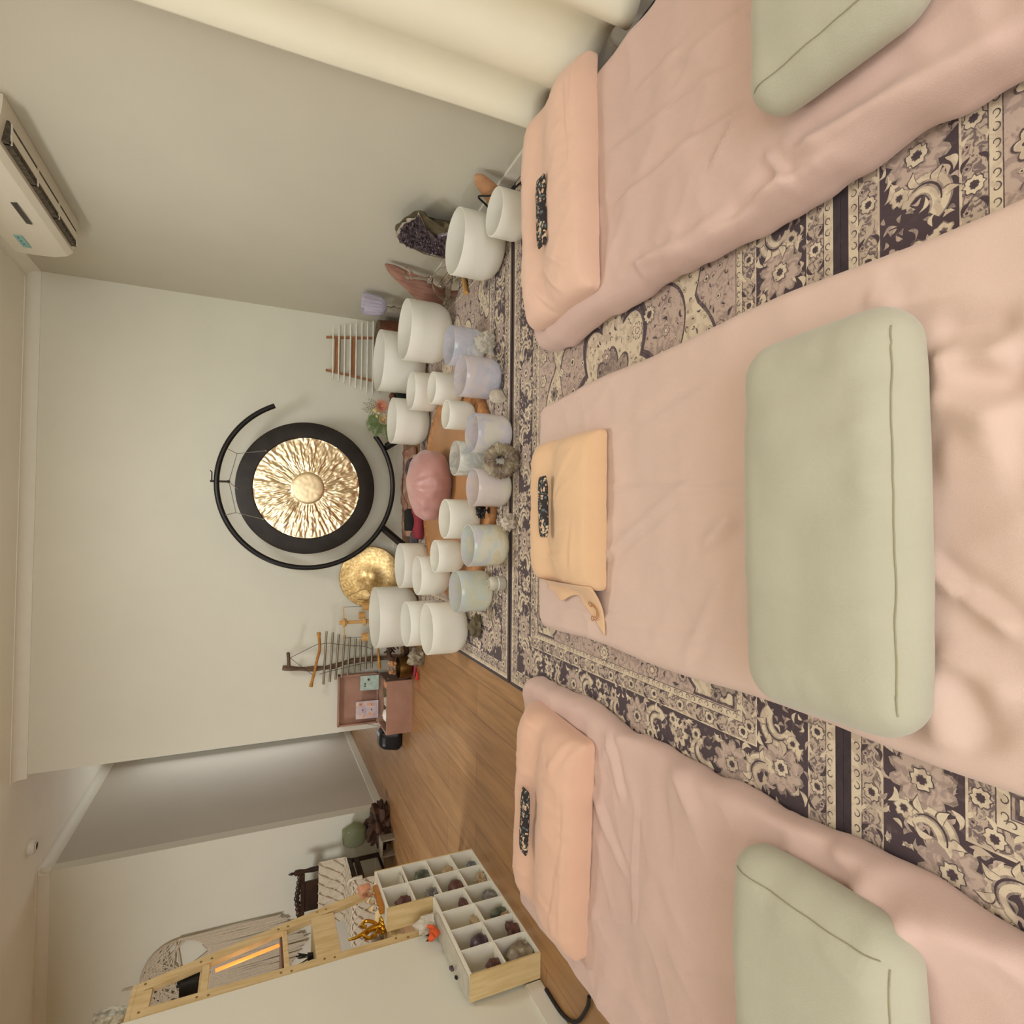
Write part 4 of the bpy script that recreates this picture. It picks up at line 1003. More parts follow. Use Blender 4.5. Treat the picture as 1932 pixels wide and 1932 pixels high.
for x, y in fp:
    q = onX(x, y, 1.49); fo.append((q.y-2.96, q.z-ZF))
fo.append((fo[-1][0]+.02, 0)); fo.append((fo[0][0]-.02, 0))
sh = [(cc_[0]+(y-cc_[0])*1.06, cc_[1]+(z-cc_[1])*1.05) for y, z in fo]; bm, r0_, _ = extr(sh, -.008, .01, 0, .10, 9); bmesh.ops.triangulate(bm, faces=[bm.faces.new(r0_)]); obj('quartz_border', bm, 'quartzw', am)['label'] = 'white quartz border'
sh = fo; bm, r0_, _ = extr(sh, -.014, .01, 0, .12, 12)
f_ = bm.faces.new(r0_); bmesh.ops.triangulate(bm, faces=[f_]); obj('crystal_face', bm, 'amethyst', am)['label'] = 'dark purple crystal face'
bm = bmesh.new(); rd = random.Random(8)
def inside(y, z, P):
    c_ = False
    for i in range(len(P)):
        a, b = P[i], P[i-1]
        if (a[1] > z) != (b[1] > z) and y < (b[0]-a[0])*(z-a[1])/(b[1]-a[1]+1e-12)+a[0]: c_ = not c_
    return c_
k = 0
while k < 420:
    y, z = rd.uniform(-.35, .35), rd.uniform(.01, .5)
    if not inside(y, z, sh): continue
    k += 1; l = rd.uniform(.006, .016); d = Vector((-1, rd.uniform(-.5, .5), rd.uniform(-.5, .5))).normalized(); lathe(bm, [(l*.45, 0), (l*.45, l*.5), (0, l)], 5, (-.014, y, z), d)
obj('crystal_points', bm, 'amethyst', am, smooth=False)
# glass chalice with handle (mouth down)
gh = thing('glass_chalice', 'clear glass handled bowl resting mouth down with its knobbed stem upward', 'glass bowl', (1.42, 3.205, ZF)); gh.rotation_euler = (0, .05, .3)
obj('glass_dome', lathe(bmesh.new(), [(.085, 0), (.098, .03), (.096, .07), (.078, .11), (.04, .135), (.016, .142), (.013, .139), (.038, .131), (.074, .107), (.092, .069), (.094, .03), (.081, 0), (.085, 0)], 48), 'clear', gh)
obj('stem', lathe(bmesh.new(), [(.013, .139), (.012, .148), (.024, .156), (.024, .163), (.011, .172), (.009, .19), (.014, .25), (.022, .262), (.016, .275), (.024, .285), (.012, .30), (0, .305)], 30), 'clear', gh)
bm = bmesh.new()
for s in (-1, 1): tube(bm, smoothpts([(0, 0, .27), (s*.03, 0, .268), (s*.045, 0, .285), (s*.04, 0, .30)], 6), .007, 10)
obj('handle_ring', bm, 'clear', gh)
# iridescent goblet
go = thing('crystal_goblet', 'iridescent pleated crystal goblet on a tall clear stem by the room corner', 'goblet', (1.497, 3.92, ZF))
MT['irgob'] = irid('iridescent_goblet_glass', [(120, 214, 228), (240, 234, 250), (216, 196, 218), (170, 224, 226), (196, 180, 196)], .35, 3.3, 16, 0, 0, .3)
obj('cup', lathe(bmesh.new(), [(.006, .255), (.03, .262), (.058, .285), (.068, .32), (.072, .42), (.069, .42), (.065, .32), (.054, .289), (.028, .266), (0, .26)], 96, fn=lambda a, z: 1+.03*math.sin(12*a)*min(1, max(0, (z-.26)*12))), 'irgob', go)
obj('stem', lathe(bmesh.new(), [(.05, 0), (.048, .006), (.012, .014), (.009, .03), (.008, .19), (.016, .205), (.016, .214), (.008, .225), (.007, .255), (0, .257)], 30), 'clear', go)
# brown drum in the corner
dr = thing('wooden_drum', 'dark brown wooden drum in the corner behind the large white bowls', 'drum', (1.425, 4.33, 0))
obj('drum_body', lathe(bmesh.new(), [(.0, 0), (.10, 0), (.12, .08), (.125, .16), (.115, .245), (0, .245)], 40), 'terra', dr)
obj('drum_skin', lathe(bmesh.new(), [(0, .246), (.117, .246), (.117, .252), (0, .253)], 40), 'drift', dr)

# ---------------------------------------------------------------- ivory rod chime (right)
ch = thing('rod_chime', 'red brown wooden rack of eight ivory rods against the back wall', 'chime', (0, 4.47, 0))
for xa, xb in ((1.158, 1.085), (1.406, 1.480)):
    bm = bmesh.new(); A, Bp = Vector((xa, 0, .605)), Vector((xb, 0, .0)); d = Bp-A; box(bm, (A+Bp)/2, (.022, .014, d.length), d.to_track_quat('Z', 'Y').to_matrix()); obj('rail', bm, 'rwood', ch)
for z_, e in ((.525, 0), (.405, .012)):
    bm = B2(1.155-e-.004, 1.412+e+.004, -.006, .008, z_-.024, z_+.018); obj('crossbar', bm, 'rwood', ch)
for k in range(8):
    z_ = .557-.0425*k; l0 = 1.091-.013*k; l1 = 1.485+.013*k
    bm = tube(bmesh.new(), [(l0, -.018, z_), (min(l1, 1.575), -.018, z_)], .0062, 10); obj('ivory_rod', bm, 'ivory', ch)
# ---------------------------------------------------------------- flowers
fl = thing('flower_arrangement', 'arrangement of coral, cream and yellow flowers with fern fronds in a dark pot', 'flowers', (.80, 4.22, 0))
obj('pot', lathe(bmesh.new(), [(0, 0), (.05, 0), (.07, .06), (.072, .14), (.06, .17), (.054, .17), (.06, .13), (0, .12)], 30), 'terra', fl)
fr_ = bmesh.new(); gr_ = bmesh.new(); rd = random.Random(5)
def frond(bm, A, d, L, wl, n=14, droop=.3):
    A = Vector(A); d = Vector(d).normalized(); side = d.cross(Vector((0, -1, 0))).normalized(); pts = []
    for k in range(n+1):
        t = k/n; pts.append(A+d*L*t+Vector((0, 0, -droop*L*t*t)))
    tube(bm, pts, .0015, 5)
    for k in range(1, n+1):
        t = k/n; l = wl*math.sin(PI*min(1, t*.85+.12)); p = pts[k]
        for s in (-1, 1):
            q = p+side*s*l+d*l*.8; m_ = (p+q)/2; o_ = d*l*.18
            f = bm.faces.new([bm.verts.new(p), bm.verts.new(m_+o_+Vector((0, -.002, 0))), bm.verts.new(q), bm.verts.new(m_-o_)])
for d, L in (((-.95, -.1, .9), .17), ((-.7, -.2, 1.3), .19), ((-1, -.2, .3), .15), ((-.35, -.1, 1), .15), ((-1, -.2, -.1), .12), ((-.6, -.3, .6), .15)): frond(fr_, (-.01, -.05, .21), d, L*1.25, .05)
for d, L in (((.3, -.1, 1), .17), ((.6, -.1, 1), .15), ((.05, -.1, 1), .17)): frond(gr_, (.02, -.03, .21), d, L*1.15, .03, 9, .1)
obj('fern_fronds', fr_, 'leaf', fl, smooth=False); obj('grey_sprigs', gr_, 'leafg', fl, smooth=False)
def petals(n, R, w_, c, up=.4, rows=2, sc_=1):
    bm = bmesh.new()
    for r_ in range(rows):
        for k in range(n):
            a = 2*PI*k/n+r_*.4; L = R*(1-.25*r_); e = up+.35*r_
            d = Vector((math.cos(a)*math.cos(e), -math.sin(e), math.sin(a)*math.cos(e))); s = Vector((-math.sin(a), 0, math.cos(a)))
            C = Vector(c); P = [C, C+d*L*.5+s*w_, C+d*L, C+d*L*.5-s*w_]; vs = [bm.verts.new(p) for p in P]; bm.faces.new(vs)
    bmesh.ops.create_uvsphere(bm, u_segments=10, v_segments=6, radius=R*.2, matrix=Matrix.Translation(Vector(c)+Vector((0, -.01, 0))))
    return bm
obj('coral_flower', petals(18, .062, .007, (.05, -.10, .255), .3, 3), 'coral', fl, smooth=False)
bm = bmesh.new()
for r_ in range(4): lathe(bm, [(.005+.009*r_, 0), (.009+.009*r_, .012), (.012+.008*r_, .020), (.011+.008*r_, .020), (.008+.009*r_, .012), (.004+.009*r_, 0)], 24, (-.045, -.09, .235), Vector((0, -1, .2)), fn=lambda a, z, q=r_: 1+.08*math.sin(5*a+q))
obj('cream_rose', bm, 'creamp', fl); bm = bmesh.new(); bmesh.ops.create_uvsphere(bm, u_segments=10, v_segments=6, radius=.009, matrix=Matrix.Translation((-.045, -.105, .24))); obj('rose_heart', bm, 'orangec', fl)
bm = bmesh.new()
for k in range(7):
    c = (.0+rd.uniform(-.025, .03), -.085, .29+rd.uniform(-.025, .02)); b2 = petals(5, .013, .004, c, .4, 1)
    me_ = bpy.data.meshes.new('tmp'); b2.to_mesh(me_); b2.free(); bm.from_mesh(me_); bpy.data.meshes.remove(me_)
obj('yellow_blossoms', bm, 'yellowp', fl, smooth=False)
o = obj('green_box', bev(B2(-.05, .05, -.05, .05, 0, .12), .004), 'dgreen', loc=(.955, 4.27, 0)); tag(o, 'dark green box on the floor between the flowers and a large bowl', 'box')
for k, (x, z) in enumerate(((.93, .125), (.965, .125))):
    o = obj('brown_seed_ball', rock(.03, .028, .028, 70+k, 2, .12), 'terra', loc=(x, 4.26+.02*k, .12)); tag(o, ('left' if k == 0 else 'right')+' brown ball on top of the dark green box', 'ball', 'brown balls on the green box')

# ---------------------------------------------------------------- left instrument group
wc = thing('wooden_chime_stand', 'turned pine post with a cross rod and wooden blocks hung on cords', 'chime', (-.72, 4.33, 0))
obj('post', lathe(bmesh.new(), [(.06, 0), (.06, .012), (.016, .02), (.014, .30), (.03, .31), (.03, .325), (.012, .33), (.0115, .44), (.024, .445), (.026, .452), (.033, .458), (.033, .468), (.020, .474), (.014, .476), (.013, .495), (0, .50)], 28), 'pinet', wc)
obj('cross_rod', tube(bmesh.new(), [(-.115, 0, .458), (.115, 0, .468)], .0035, 8), 'pinet', wc)
for s, z_ in ((-1, .455), (1, .466)):
    b_ = obj('hanging_block', lathe(bmesh.new(), [(0, .29), (.030, .29), (.030, .335), (0, .335)], 24, (s*.113, -.01, 0)), 'pinet', wc)
    obj('block_cord', tube(bmesh.new(), [(s*.113, 0, z_), (s*.113, -.01, .335)], .0016, 6), 'cord', b_)
obj('hanging_block', lathe(bmesh.new(), [(0, .30), (.026, .30), (.026, .345), (0, .345)], 24, (.035, .07, 0)), 'pinet', wc)
bc = thing('bar_chime', 'driftwood post with honey wood bar and nine hanging metal chime bars', 'chime', (0, 4.43, 0))
P = [onY(x, y, 4.43) for x, y in ((533, 1260), (580, 1262), (625, 1258), (660, 1248), (700, 1243), (740, 1240), (770, 1237))]
P = [Vector((p.x, 0, p.z)) for p in P]; P[-1].z = .0
obj('driftwood_post', tube(bmesh.new(), smoothpts(P, 5), .018, 10, radii=[.017+.003*math.sin(k*1.3)+.004*k/30 for k in range(31)]), 'drift', bc)
pk = [onY(x, y, 4.43) for x, y in ((545, 1258), (544, 1240), (543, 1230))]
obj('peg', tube(bmesh.new(), [(p.x, -.02*i, p.z) for i, p in enumerate(pk)], .012, 12), 'drift', bc)
pa, pb = onY(603, 1192, 4.43), onY(590, 1293, 4.43)
P = smoothpts([(pa.x, -.03, pa.z+.01), ((pa.x*.7+pb.x*.3), -.03, pa.z), ((pa.x+pb.x)/2, -.03, (pa.z+pb.z)/2-.004), ((pa.x*.3+pb.x*.7), -.03, pb.z-.01), (pb.x, -.03, pb.z+.016)], 6)
obj('top_bar', tube(bmesh.new(), P, .012, 12, radii=[.015, .014]+[.010]*(len(P)-4)+[.013, .015]), 'ywood', bc)
bm = bmesh.new(); tpk = Vector((pk[1].x, -.025, pk[1].z-.01))
tube(bm, [tpk, (pa.x-.08, -.03, pa.z+.008)], .0018, 6); tube(bm, [tpk, (pb.x+.08, -.03, pb.z)], .0018, 6)
nb = 9; tops = [(onY(616, 1191+2*0, 4.43)), (onY(712, 1243, 4.43))]
rods = [((616, 1191), (610, 1291)), ((628, 1193), (622, 1286)), ((639, 1197), (633, 1282)), ((650, 1199), (645, 1278)), ((660, 1202), (656, 1273)), ((671, 1204), (668, 1269)), ((681, 1205), (679, 1266)), ((691, 1208), (690, 1262)), ((702, 1215), (701, 1260))]
for A, Bq in rods:
    a, b = onY(*A, 4.40), onY(*Bq, 4.40); o = obj('chime_bar', tube(bmesh.new(), [(a.x, -.03, a.z), (b.x, -.03, b.z)], .0085, 10), 'alu', bc)
for f_ in (.22, .78):
    P = [Vector((pa.x+(pb.x-pa.x)*f_, -.037, pa.z))]
    for A, Bq in rods: a, b = onY(*A, 4.40), onY(*Bq, 4.40); q = a.lerp(b, f_); P.append(Vector((q.x, -.037, q.z)))
    tube(bm, P, .0018, 6)
obj('chime_cord', bm, 'cord', bc)
pa, pb = onY(713, 1218, 4.40), onY(716, 1262, 4.40)
obj('bottom_bar', tube(bmesh.new(), [(pa.x, -.03, pa.z), ((pa.x+pb.x)/2, -.03, (pa.z+pb.z)/2), (pb.x, -.03, pb.z)], .010, 12, radii=[.008, .009, .014]), 'ywood', bc)
# open box
bx = thing('keepsake_box', 'rosy brown wooden box with its lid open against the back wall', 'box', (-1.32, 4.13, 0))
bm = bmesh.new(); w2, dd, hh = .19, .29, .185
B2(-w2, w2, 0, .014, 0, hh, bm); B2(-w2, w2, dd-.014, dd, 0, hh, bm); B2(-w2, -w2+.014, .014, dd-.014, 0, hh, bm); B2(-w2+.014, w2-.014, .014, dd-.014, 0, .012, bm)
obj('box_body', bm, 'boxwood', bx, smooth=False)
obj('box_end', B2(w2-.014, w2, .014, dd-.014, 0, hh), 'boxdark', bx, smooth=False)['label'] = 'dark brown end panel'
ld = bmesh.new(); B2(-w2, w2, .018, .026, 0, .295, ld); B2(-w2, -w2+.012, -.018, .018, 0, .295, ld); B2(w2-.012, w2, -.018, .018, 0, .295, ld); B2(-w2, w2, -.018, .018, .283, .295, ld); B2(-w2, w2, -.018, .018, 0, .012, ld)
lid = obj('lid', ld, 'boxwood', bx, smooth=False); lid.location = (0, dd+.012, hh+.004); lid.rotation_euler = (math.radians(-3), 0, 0)
obj('lid_stay', tube(bmesh.new(), [(-w2+.01, .16, hh), (-w2+.01, dd, hh+.11)], .0015, 6), 'brass', bx)
def card(label, x, z0, w_, h_, m, deco, rz):
    t = thing('oracle_card', label, 'card', (x, 4.388, z0)); t.rotation_euler = (math.radians(-6), 0, 0)
    obj('card_sheet', B2(-w_/2, w_/2, 0, .012, 0, h_), m, t, smooth=False)
    bm = bmesh.new()
    for (u, v, r) in deco: lathe(bm, [(0, 0), (r, 0), (r, .001), (0, .001)], 20, (u, -.0005, v), Vector((0, -1, 0)))
    obj('card_print', bm, 'reddot' if m == 'pinkcard' else 'display', t)
    return t
card('pale teal printed card standing in the open box lid', -1.195, .192, .108, .135, 'bluecard', [(.025, .075, .009), (-.005, .10, .006), (-.022, .10, .006)], 0)
t = card('pastel pink and orange card standing in the open box lid', -1.395, .192, .13, .165, 'pinkcard', [(0, .05, .005), (0, .115, .005)], 0)
bm = bmesh.new(); rd = random.Random(2)
for k in range(9): lathe(bm, [(0, 0), (.011, 0), (.011, .0006), (0, .0006)], 14, (rd.choice([-1, 1])*rd.uniform(.03, .05), -.0003, rd.uniform(.015, .15)), Vector((0, -1, 0)))
obj('card_colour_patch', bm, 'cardorange', t)
for k, (x, y, s, m, lb) in enumerate(((-1.165, 4.20, .03, 'peachshell', 'peach coloured stone in the box nearest its dark end'), (-1.22, 4.22, .032, 'amskin', 'dark olive stone in the box'), (-1.285, 4.20, .03, 'quartzw', 'pale lumpy stone in the middle of the box'), (-1.39, 4.20, .036, 'white', 'white elongated crystal lying in the box'))):
    o = obj('box_stone', rock(s*1.2, s, s*.8, 80+k, 3, .3), m, loc=(x, y, .150)); tag(o, lb, 'stone', 'stones in the open box')
o = obj('box_lining', B2(-1.49, -1.15, 4.15, 4.40, .013, .15), 'boxdark', smooth=False); tag(o, 'dark padded cloth filling the open box', 'lining')
# brass bowl, stone, tassel, wreath
bb = thing('brass_bowl', 'aged brass singing bowl beside the wooden box', 'bowl', (-1.02, 4.07, 0))
obj('bowl_body', lathe(bmesh.new(), [(0, .012), (.045, .014), (.075, .045), (.082, .085), (.078, .12), (.074, .12), (.077, .085), (.07, .05), (0, .022)], 40), 'brass', bb)
obj('ring_cushion', lathe(bmesh.new(), [(.035, 0), (.07, 0), (.078, .012), (.07, .022), (.04, .02)], 30), 'redcloth', bb)
bm = bmesh.new(); rd = random.Random(4)
for k in range(16):
    a = rd.uniform(0, 2*PI); c = Vector((-.0+.04*math.cos(a), .045+.03*math.sin(a), .135+rd.uniform(0, .05))); bmesh.ops.create_icosphere(bm, subdivisions=2, radius=rd.uniform(.010, .017), matrix=Matrix.Translation(c))
o = obj('dried_seed_bunch', bm, 'tanslab', loc=(-1.02, 4.05, 0)); tag(o, 'bunch of small tan dried seed heads in the brass bowl', 'dried seeds')
o = obj('grey_stone', rock(.06, .045, .062, 91, 3, .3, True, 1.8), 'geode', loc=(-.905, 3.84, 0)); tag(o, 'grey green rounded stone on the floor in front of the brass bowl', 'stone')
tsl = thing('red_tassel', 'bright red silk tassel on the floor in front of the box', 'tassel', (-1.035, 3.94, .0))
bm = bmesh.new(); rd = random.Random(9)
for k in range(46): a = rd.uniform(-.35, .35); tube(bm, [(0, rd.uniform(-.006, .006), rd.uniform(.006, .02)), (-.05*math.cos(a), .05*math.sin(a), .008+rd.random()*.018)], .0022, 4)
obj('tassel_fringe', bm, 'red', tsl); obj('tassel_cord', tube(bmesh.new(), smoothpts([(0, 0, .014), (.04, .02, .012), (.09, .05, .008)], 6), .003, 8), 'red', tsl)
obj('tassel_strand', tube(bmesh.new(), smoothpts([(-.05, 0, .012), (-.10, -.01, .004), (-.13, .01, .003)], 6), .0015, 6), 'red', tsl)
bm = bmesh.new(); rd = random.Random(12)
for k in range(22):
    a = 2*PI*k/22; p = Vector((.07*math.cos(a), .03*math.sin(a), .10+.06*math.sin(a))); q = p+Vector((rd.uniform(-.05, .05), rd.uniform(-.03, .03), rd.uniform(-.05, .05))); q.z = max(q.z, .005); tube(bm, [p, q], .006, 6)
    bmesh.ops.create_icosphere(bm, subdivisions=2, radius=rd.uniform(.016, .024), matrix=Matrix.Translation((p.x, p.y, max(.026, p.z))))
o = obj('root_ornament', bm, 'rootwood', loc=(-.93, 4.18, 0)); tag(o, 'dark tangled root ornament behind the grey stone', 'ornament')
o = obj('black_boot', rbox(.16, .2, .17, .05, .012, lambda p: Vector((p.x*(1-.15*(p.z/.085)), p.y*(1-.25*(p.z/.085)), p.z+.085))), 'black', loc=(-1.66, 4.50, 0)); tag(o, 'shiny black boot shape standing past the end of the back wall', 'boot')

# ---------------------------------------------------------------- pine cubby display
cu = thing('cubby_display', 'stepped white and pine compartment display standing against the left wall', 'display shelf', (0, 0, 0))
XF, XW = -1.70, XL+.015; y0, ym, y1, z1, z2 = 2.07, 2.571, 2.855, .288, .496; th = .006
def pb_(name, m, *bxs):
    bm = bmesh.new()
    for b in bxs: B2(*b, bm=bm)
    return obj(name, bm, m, cu, smooth=False)
pb_('side_panel', 'pine', (XW, XF, y0-.008, y0, 0, z1+.008))
pb_('side_panel', 'pine', (XW, XF, ym-.008, ym, z1+.0085, z2+.008))
pb_('side_panel', 'pine', (XW, XF, y1, y1+.008, 0, z2+.008))
pb_('top_panel', 'cubbywhite', (XW, XF, y0, ym-.008, z1, z1+.008))
pb_('top_panel', 'cubbywhite', (XW, XF, ym, y1, z2, z2+.008))
pb_('side_lining', 'cubbywhite', (XW, XF+.0004, y1-.003, y1-.0002, .006, z2))
pb_('base_panel', 'cubbywhite', (XW, XF, y0, y1, 0, .006))
pb_('back_panel', 'cubbywhite', (XW, XW+.005, y0, y1, .006, z1), (XW, XW+.005, ym, y1, z1, z2))
ys = [y0+.1253*k for k in range(1, 4)]+[ym]
lowz = [.148, .150, .138, .146]
div = [(XW+.005, XF, y-th/2, y+th/2, .006, z1) for y in ys]+[(XW+.005, XF, ym+.142-th/2, ym+.142+th/2, .006, z2)]
for d in div: pb_('divider', 'cubbywhite', d)
for k in range(4): pb_('divider', 'cubbywhite', (XW+.005, XF, y0+.1253*k+th/2, y0+.1253*(k+1)-th/2, lowz[k]-th/2, lowz[k]+th/2))
rowz = [.125, .25, .375]
for c_ in range(2):
    for zz in rowz: pb_('divider', 'cubbywhite', (XW+.005, XF, ym+.142*c_+th/2, ym+.142*(c_+1)-th/2, zz-th/2, zz+th/2))
def st_(label, y, z, s, m, seed, cat='stone', x=-1.742, facet=False, rg=.3):
    o = obj('display_stone', rock(s[0]*1.1, s[1]*1.18, s[2]*1.25, seed, 3, rg, facet), m, loc=(x, y, z)); tag(o, label, cat, 'stones in the cubby display')
MT['slate'] = mat('green_slate_stone', (104, 108, 88), .4, c2=(58, 66, 54), scale=40)
MT['blueagate'] = mat('blue_grey_agate', (126, 128, 132), .35, c2=(88, 84, 84), scale=50)
MT['purple'] = mat('deep_purple_stone', (96, 72, 82), .35, c2=(46, 36, 40), scale=45)
MT['maroon'] = mat('maroon_stone', (112, 70, 60), .45, c2=(70, 42, 38), scale=45)
MT['sandst'] = mat('sand_stone', (196, 172, 134), .6, c2=(160, 132, 96), scale=45)
MT['greyst'] = mat('grey_speckled_stone', (140, 132, 122), .6, c2=(96, 90, 84), scale=60)
cA, cB = ym+.142*.5, ym+.142*1.5
cl_ = [y0+.1253*(k+.5) for k in range(4)]
st_('pale flat crystal plates in the top far compartment', cB, rowz[2]+.004, (.03, .045, .010), 'quartzw', 101)
st_('pair of dark green stones in the far column, second row from top', cB-.01, rowz[1]+.004, (.03, .040, .034), 'slate', 102, facet=True)
st_('tan pointed crystal in the far column, third row', cB, rowz[0]+.004, (.02, .03, .026), 'sandst', 103)
st_('round blue grey agate in the bottom far compartment', cB, .007, (.02, .022, .022), 'blueagate', 104, rg=.08)
st_('brown mottled stone in the top row nearest the step', cA, rowz[2]+.004, (.024, .022, .034), 'maroon', 105)
st_('grey branching stone in the second row nearest the step', cA, rowz[1]+.004, (.024, .030, .024), 'greyst', 106, facet=True, rg=.6)
st_('large smooth maroon stone in the third row nearest the step', cA, rowz[0]+.004, (.030, .042, .030), 'maroon', 107, rg=.12)
st_('cream coral like cluster in the bottom row under the step', cA, .007, (.03, .036, .018), 'sandst', 108, facet=True, rg=.6)
st_('brown brick shaped stone in the first upper compartment of the low part', cl_[3], lowz[3]+.004, (.026, .036, .018), 'maroon', 109, rg=.12)
st_('grey speckled round stone below the brown brick shaped one', cl_[3], .007, (.03, .036, .030), 'greyst', 110, rg=.15)
st_('small tan crystal in the second upper compartment of the low part', cl_[2], lowz[2]+.004, (.018, .026, .016), 'sandst', 111)
st_('green oval stone with yellow crystals in the second lower compartment', cl_[2]+.01, .007, (.026, .018, .034), 'slate', 112, rg=.08)
st_('pale yellow crystal fingers beside the green oval stone', cl_[2]-.03, .007, (.024, .022, .020), 'sandst', 118, facet=True, rg=.5)
st_('deep purple rounded stone in the third upper compartment', cl_[1], lowz[1]+.004, (.03, .036, .032), 'purple', 113, rg=.12)
st_('reddish lumpy cluster in the third lower compartment', cl_[1], .007, (.03, .040, .020), 'maroon', 114, facet=True, rg=.5)
st_('reddish brown pointed stone in the nearest upper compartment', cl_[0]-.01, lowz[0]+.004, (.024, .026, .024), 'maroon', 115, rg=.4)
st_('large pale quartz boulder in the nearest lower compartment', cl_[0], .007, (.034, .042, .050), 'geode', 116, rg=.3)
# on top of the low part
zt = z1+.0085
o = obj('selenite_slab', rbox(.08, .40, .016, .006, .012, lambda p: Vector((p.x+.006*N((p.x, p.y*20, 0), 1, 3), p.y, p.z+.008+.003*N((p.x*30, p.y*18, 0), 1, 5)*(p.z > 0)))), 'clearq', loc=(-1.755, 2.275, zt)); tag(o, 'long pale selenite slab lying on the low top of the display', 'crystal slab')
bm = rock(.035, .045, .055, 130, 3, .4, True, 2.5); points_cluster(14, .02, .05, 4, bm, .7, .12)
o = obj('crystal_cluster', bm, 'quartzw', loc=(-1.762, 2.488, zt)); tag(o, 'large white crystal cluster in the step of the display', 'crystal')
fx = thing('fox_figurine', 'small orange fox figurine with black ears on the low top of the display', 'figurine', (-1.75, 2.405, zt+.017))
def fnfx(p): return Vector((p.x, p.y, p.z))
bm = bmesh.new(); bmesh.ops.create_uvsphere(bm, u_segments=18, v_segments=12, radius=1, matrix=Matrix.Translation((0, .0, .022)) @ Matrix.Diagonal((.016, .024, .022, 1))); bmesh.ops.create_uvsphere(bm, u_segments=16, v_segments=10, radius=1, matrix=Matrix.Translation((.002, -.022, .042)) @ Matrix.Diagonal((.016, .017, .015, 1))); lathe(bm, [(.009, 0), (0, .018)], 10, (.006, -.032, .038), Vector((.5, -1, -.2)))
obj('body', bm, 'orange', fx)
for s in (-1, 1): obj('ear', lathe(bmesh.new(), [(.006, 0), (0, .014)], 8, (.002+s*.009, -.02, .052), Vector((s*.3, 0, 1))), 'blackm', fx)
bm = bmesh.new(); tube(bm, smoothpts([(0, .02, .012), (.0, .038, .02), (.004, .046, .04)], 6), .008, 10, radii=[.006+.004*math.sin(PI*k/12) for k in range(13)]); obj('tail', bm, 'orange', fx)
o = obj('dark_garnet_chip', rock(.008, .014, .010, 133, 2, .3), 'purple', loc=(-1.772, 2.215, zt+.0155)); tag(o, 'dark purple chip on the selenite slab, nearer the fox', 'stone', 'chips on the selenite slab')
o = obj('dark_garnet_chip', rock(.006, .009, .007, 134, 2, .3), 'blackm', loc=(-1.772, 2.165, zt+.0155)); tag(o, 'tiny black chip on the selenite slab, nearest the pine end', 'stone', 'chips on the selenite slab')
# on the high top
zh = z2+.0085
o = obj('conch_shell', lathe(bmesh.new(), [(0, 0), (.010, .012), (.020, .03), (.028, .055), (.030, .075), (.020, .09), (.008, .10), (0, .104)], 28, fn=lambda a, z: 1+.16*math.sin(3*a+z*60)), 'peachshell', loc=(-1.765, 2.855, zh+.028)); o.rotation_euler = (math.radians(62), .2, .3); tag(o, 'peach conch shell at the far end of the display top', 'shell')
am_ = thing('amber_candle_holder', 'amber glass candle holder on the high top of the display', 'candle holder', (-1.735, 2.70, zh))
obj('amber_base', bev(B2(-.02, .02, -.085, .085, 0, .022), .006), 'amber', am_)
for k in range(3): obj('crystal_drop', lathe(bmesh.new(), [(0, .023), (.012, .03), (.017, .045), (.008, .064), (0, .072)], 8, (0, -.055+.055*k, 0)), 'clear', am_)
gl = thing('gold_ornament', 'gleaming gold winged ornament on the rack shelf behind the display', 'ornament', (-1.86, 2.70, .485))
bm = bmesh.new(); tube(bm, smoothpts([(0, 0, .0), (0, .0, .05), (0, -.01, .085), (0, -.03, .13), (.0, -.035, .17)], 6), .01, 10, radii=[.018-.014*k/24 for k in range(25)])
for s in (-1, 1): tube(bm, smoothpts([(0, 0, .03), (0, s*.04, .045), (0, s*.06, .08), (0, s*.035, .10), (0, s*.02, .08)], 6), .008, 8)
obj('gold_figure', bm, 'goldo', gl)
bm = bmesh.new()
for k in range(8): a = 2*PI*k/8; bmesh.ops.create_uvsphere(bm, u_segments=10, v_segments=8, radius=.012, matrix=Matrix.Translation((.026*math.cos(a), .026*math.sin(a), .012)))
obj('gold_beads', bm, 'goldo', gl)
bm = rock(.04, .05, .03, 140, 3, .35, True, 2.5); points_cluster(16, .04, .045, 14, bm, 1.0, .14)
o = obj('rose_quartz_cluster', bm, 'quartzw', loc=(-1.955, 2.775, .4825)); tag(o, 'pinkish white crystal cluster on the rack shelf by the gold ornament', 'crystal')

# ---------------------------------------------------------------- pine rack at the wall end
rk = thing('pine_rack', 'tall open pine shelving rack at the end of the left wall', 'shelving rack', (0, 0, 0))
X1 = -1.82; RYa, RZ = 2.505, 1.455
def yf(z): return 2.685+(1.48-z)*.26
def rp_(name, *b, m='pine'): return obj(name, bev(B2(*b), .0015, 1), m, rk, smooth=False)
for xs in (X1-.022, X1-.70):
    rp_('upright', xs, xs+.022, RYa, RYa+.048, 0, RZ)
    bm = bmesh.new(); V8 = [bm.verts.new((x, y, z)) for x in (xs, xs+.022) for y, z in ((yf(0)-.05, 0), (yf(0), 0), (yf(RZ), RZ), (yf(RZ)-.05, RZ))]
    for q in ((0, 1, 2, 3), (7, 6, 5, 4), (0, 4, 5, 1), (1, 5, 6, 2), (2, 6, 7, 3), (3, 7, 4, 0)): bm.faces.new([V8[i] for i in q])
    obj('upright', bm, 'pine', rk, smooth=False)
    for za, zb in ((RZ-.055, RZ), (.70, .80), (1.205, 1.232), (.905, .925), (.44, .462)):
        rp_('side_rail', xs, xs+.022, RYa+.0485, yf((za+zb)/2)-.052, za, zb)
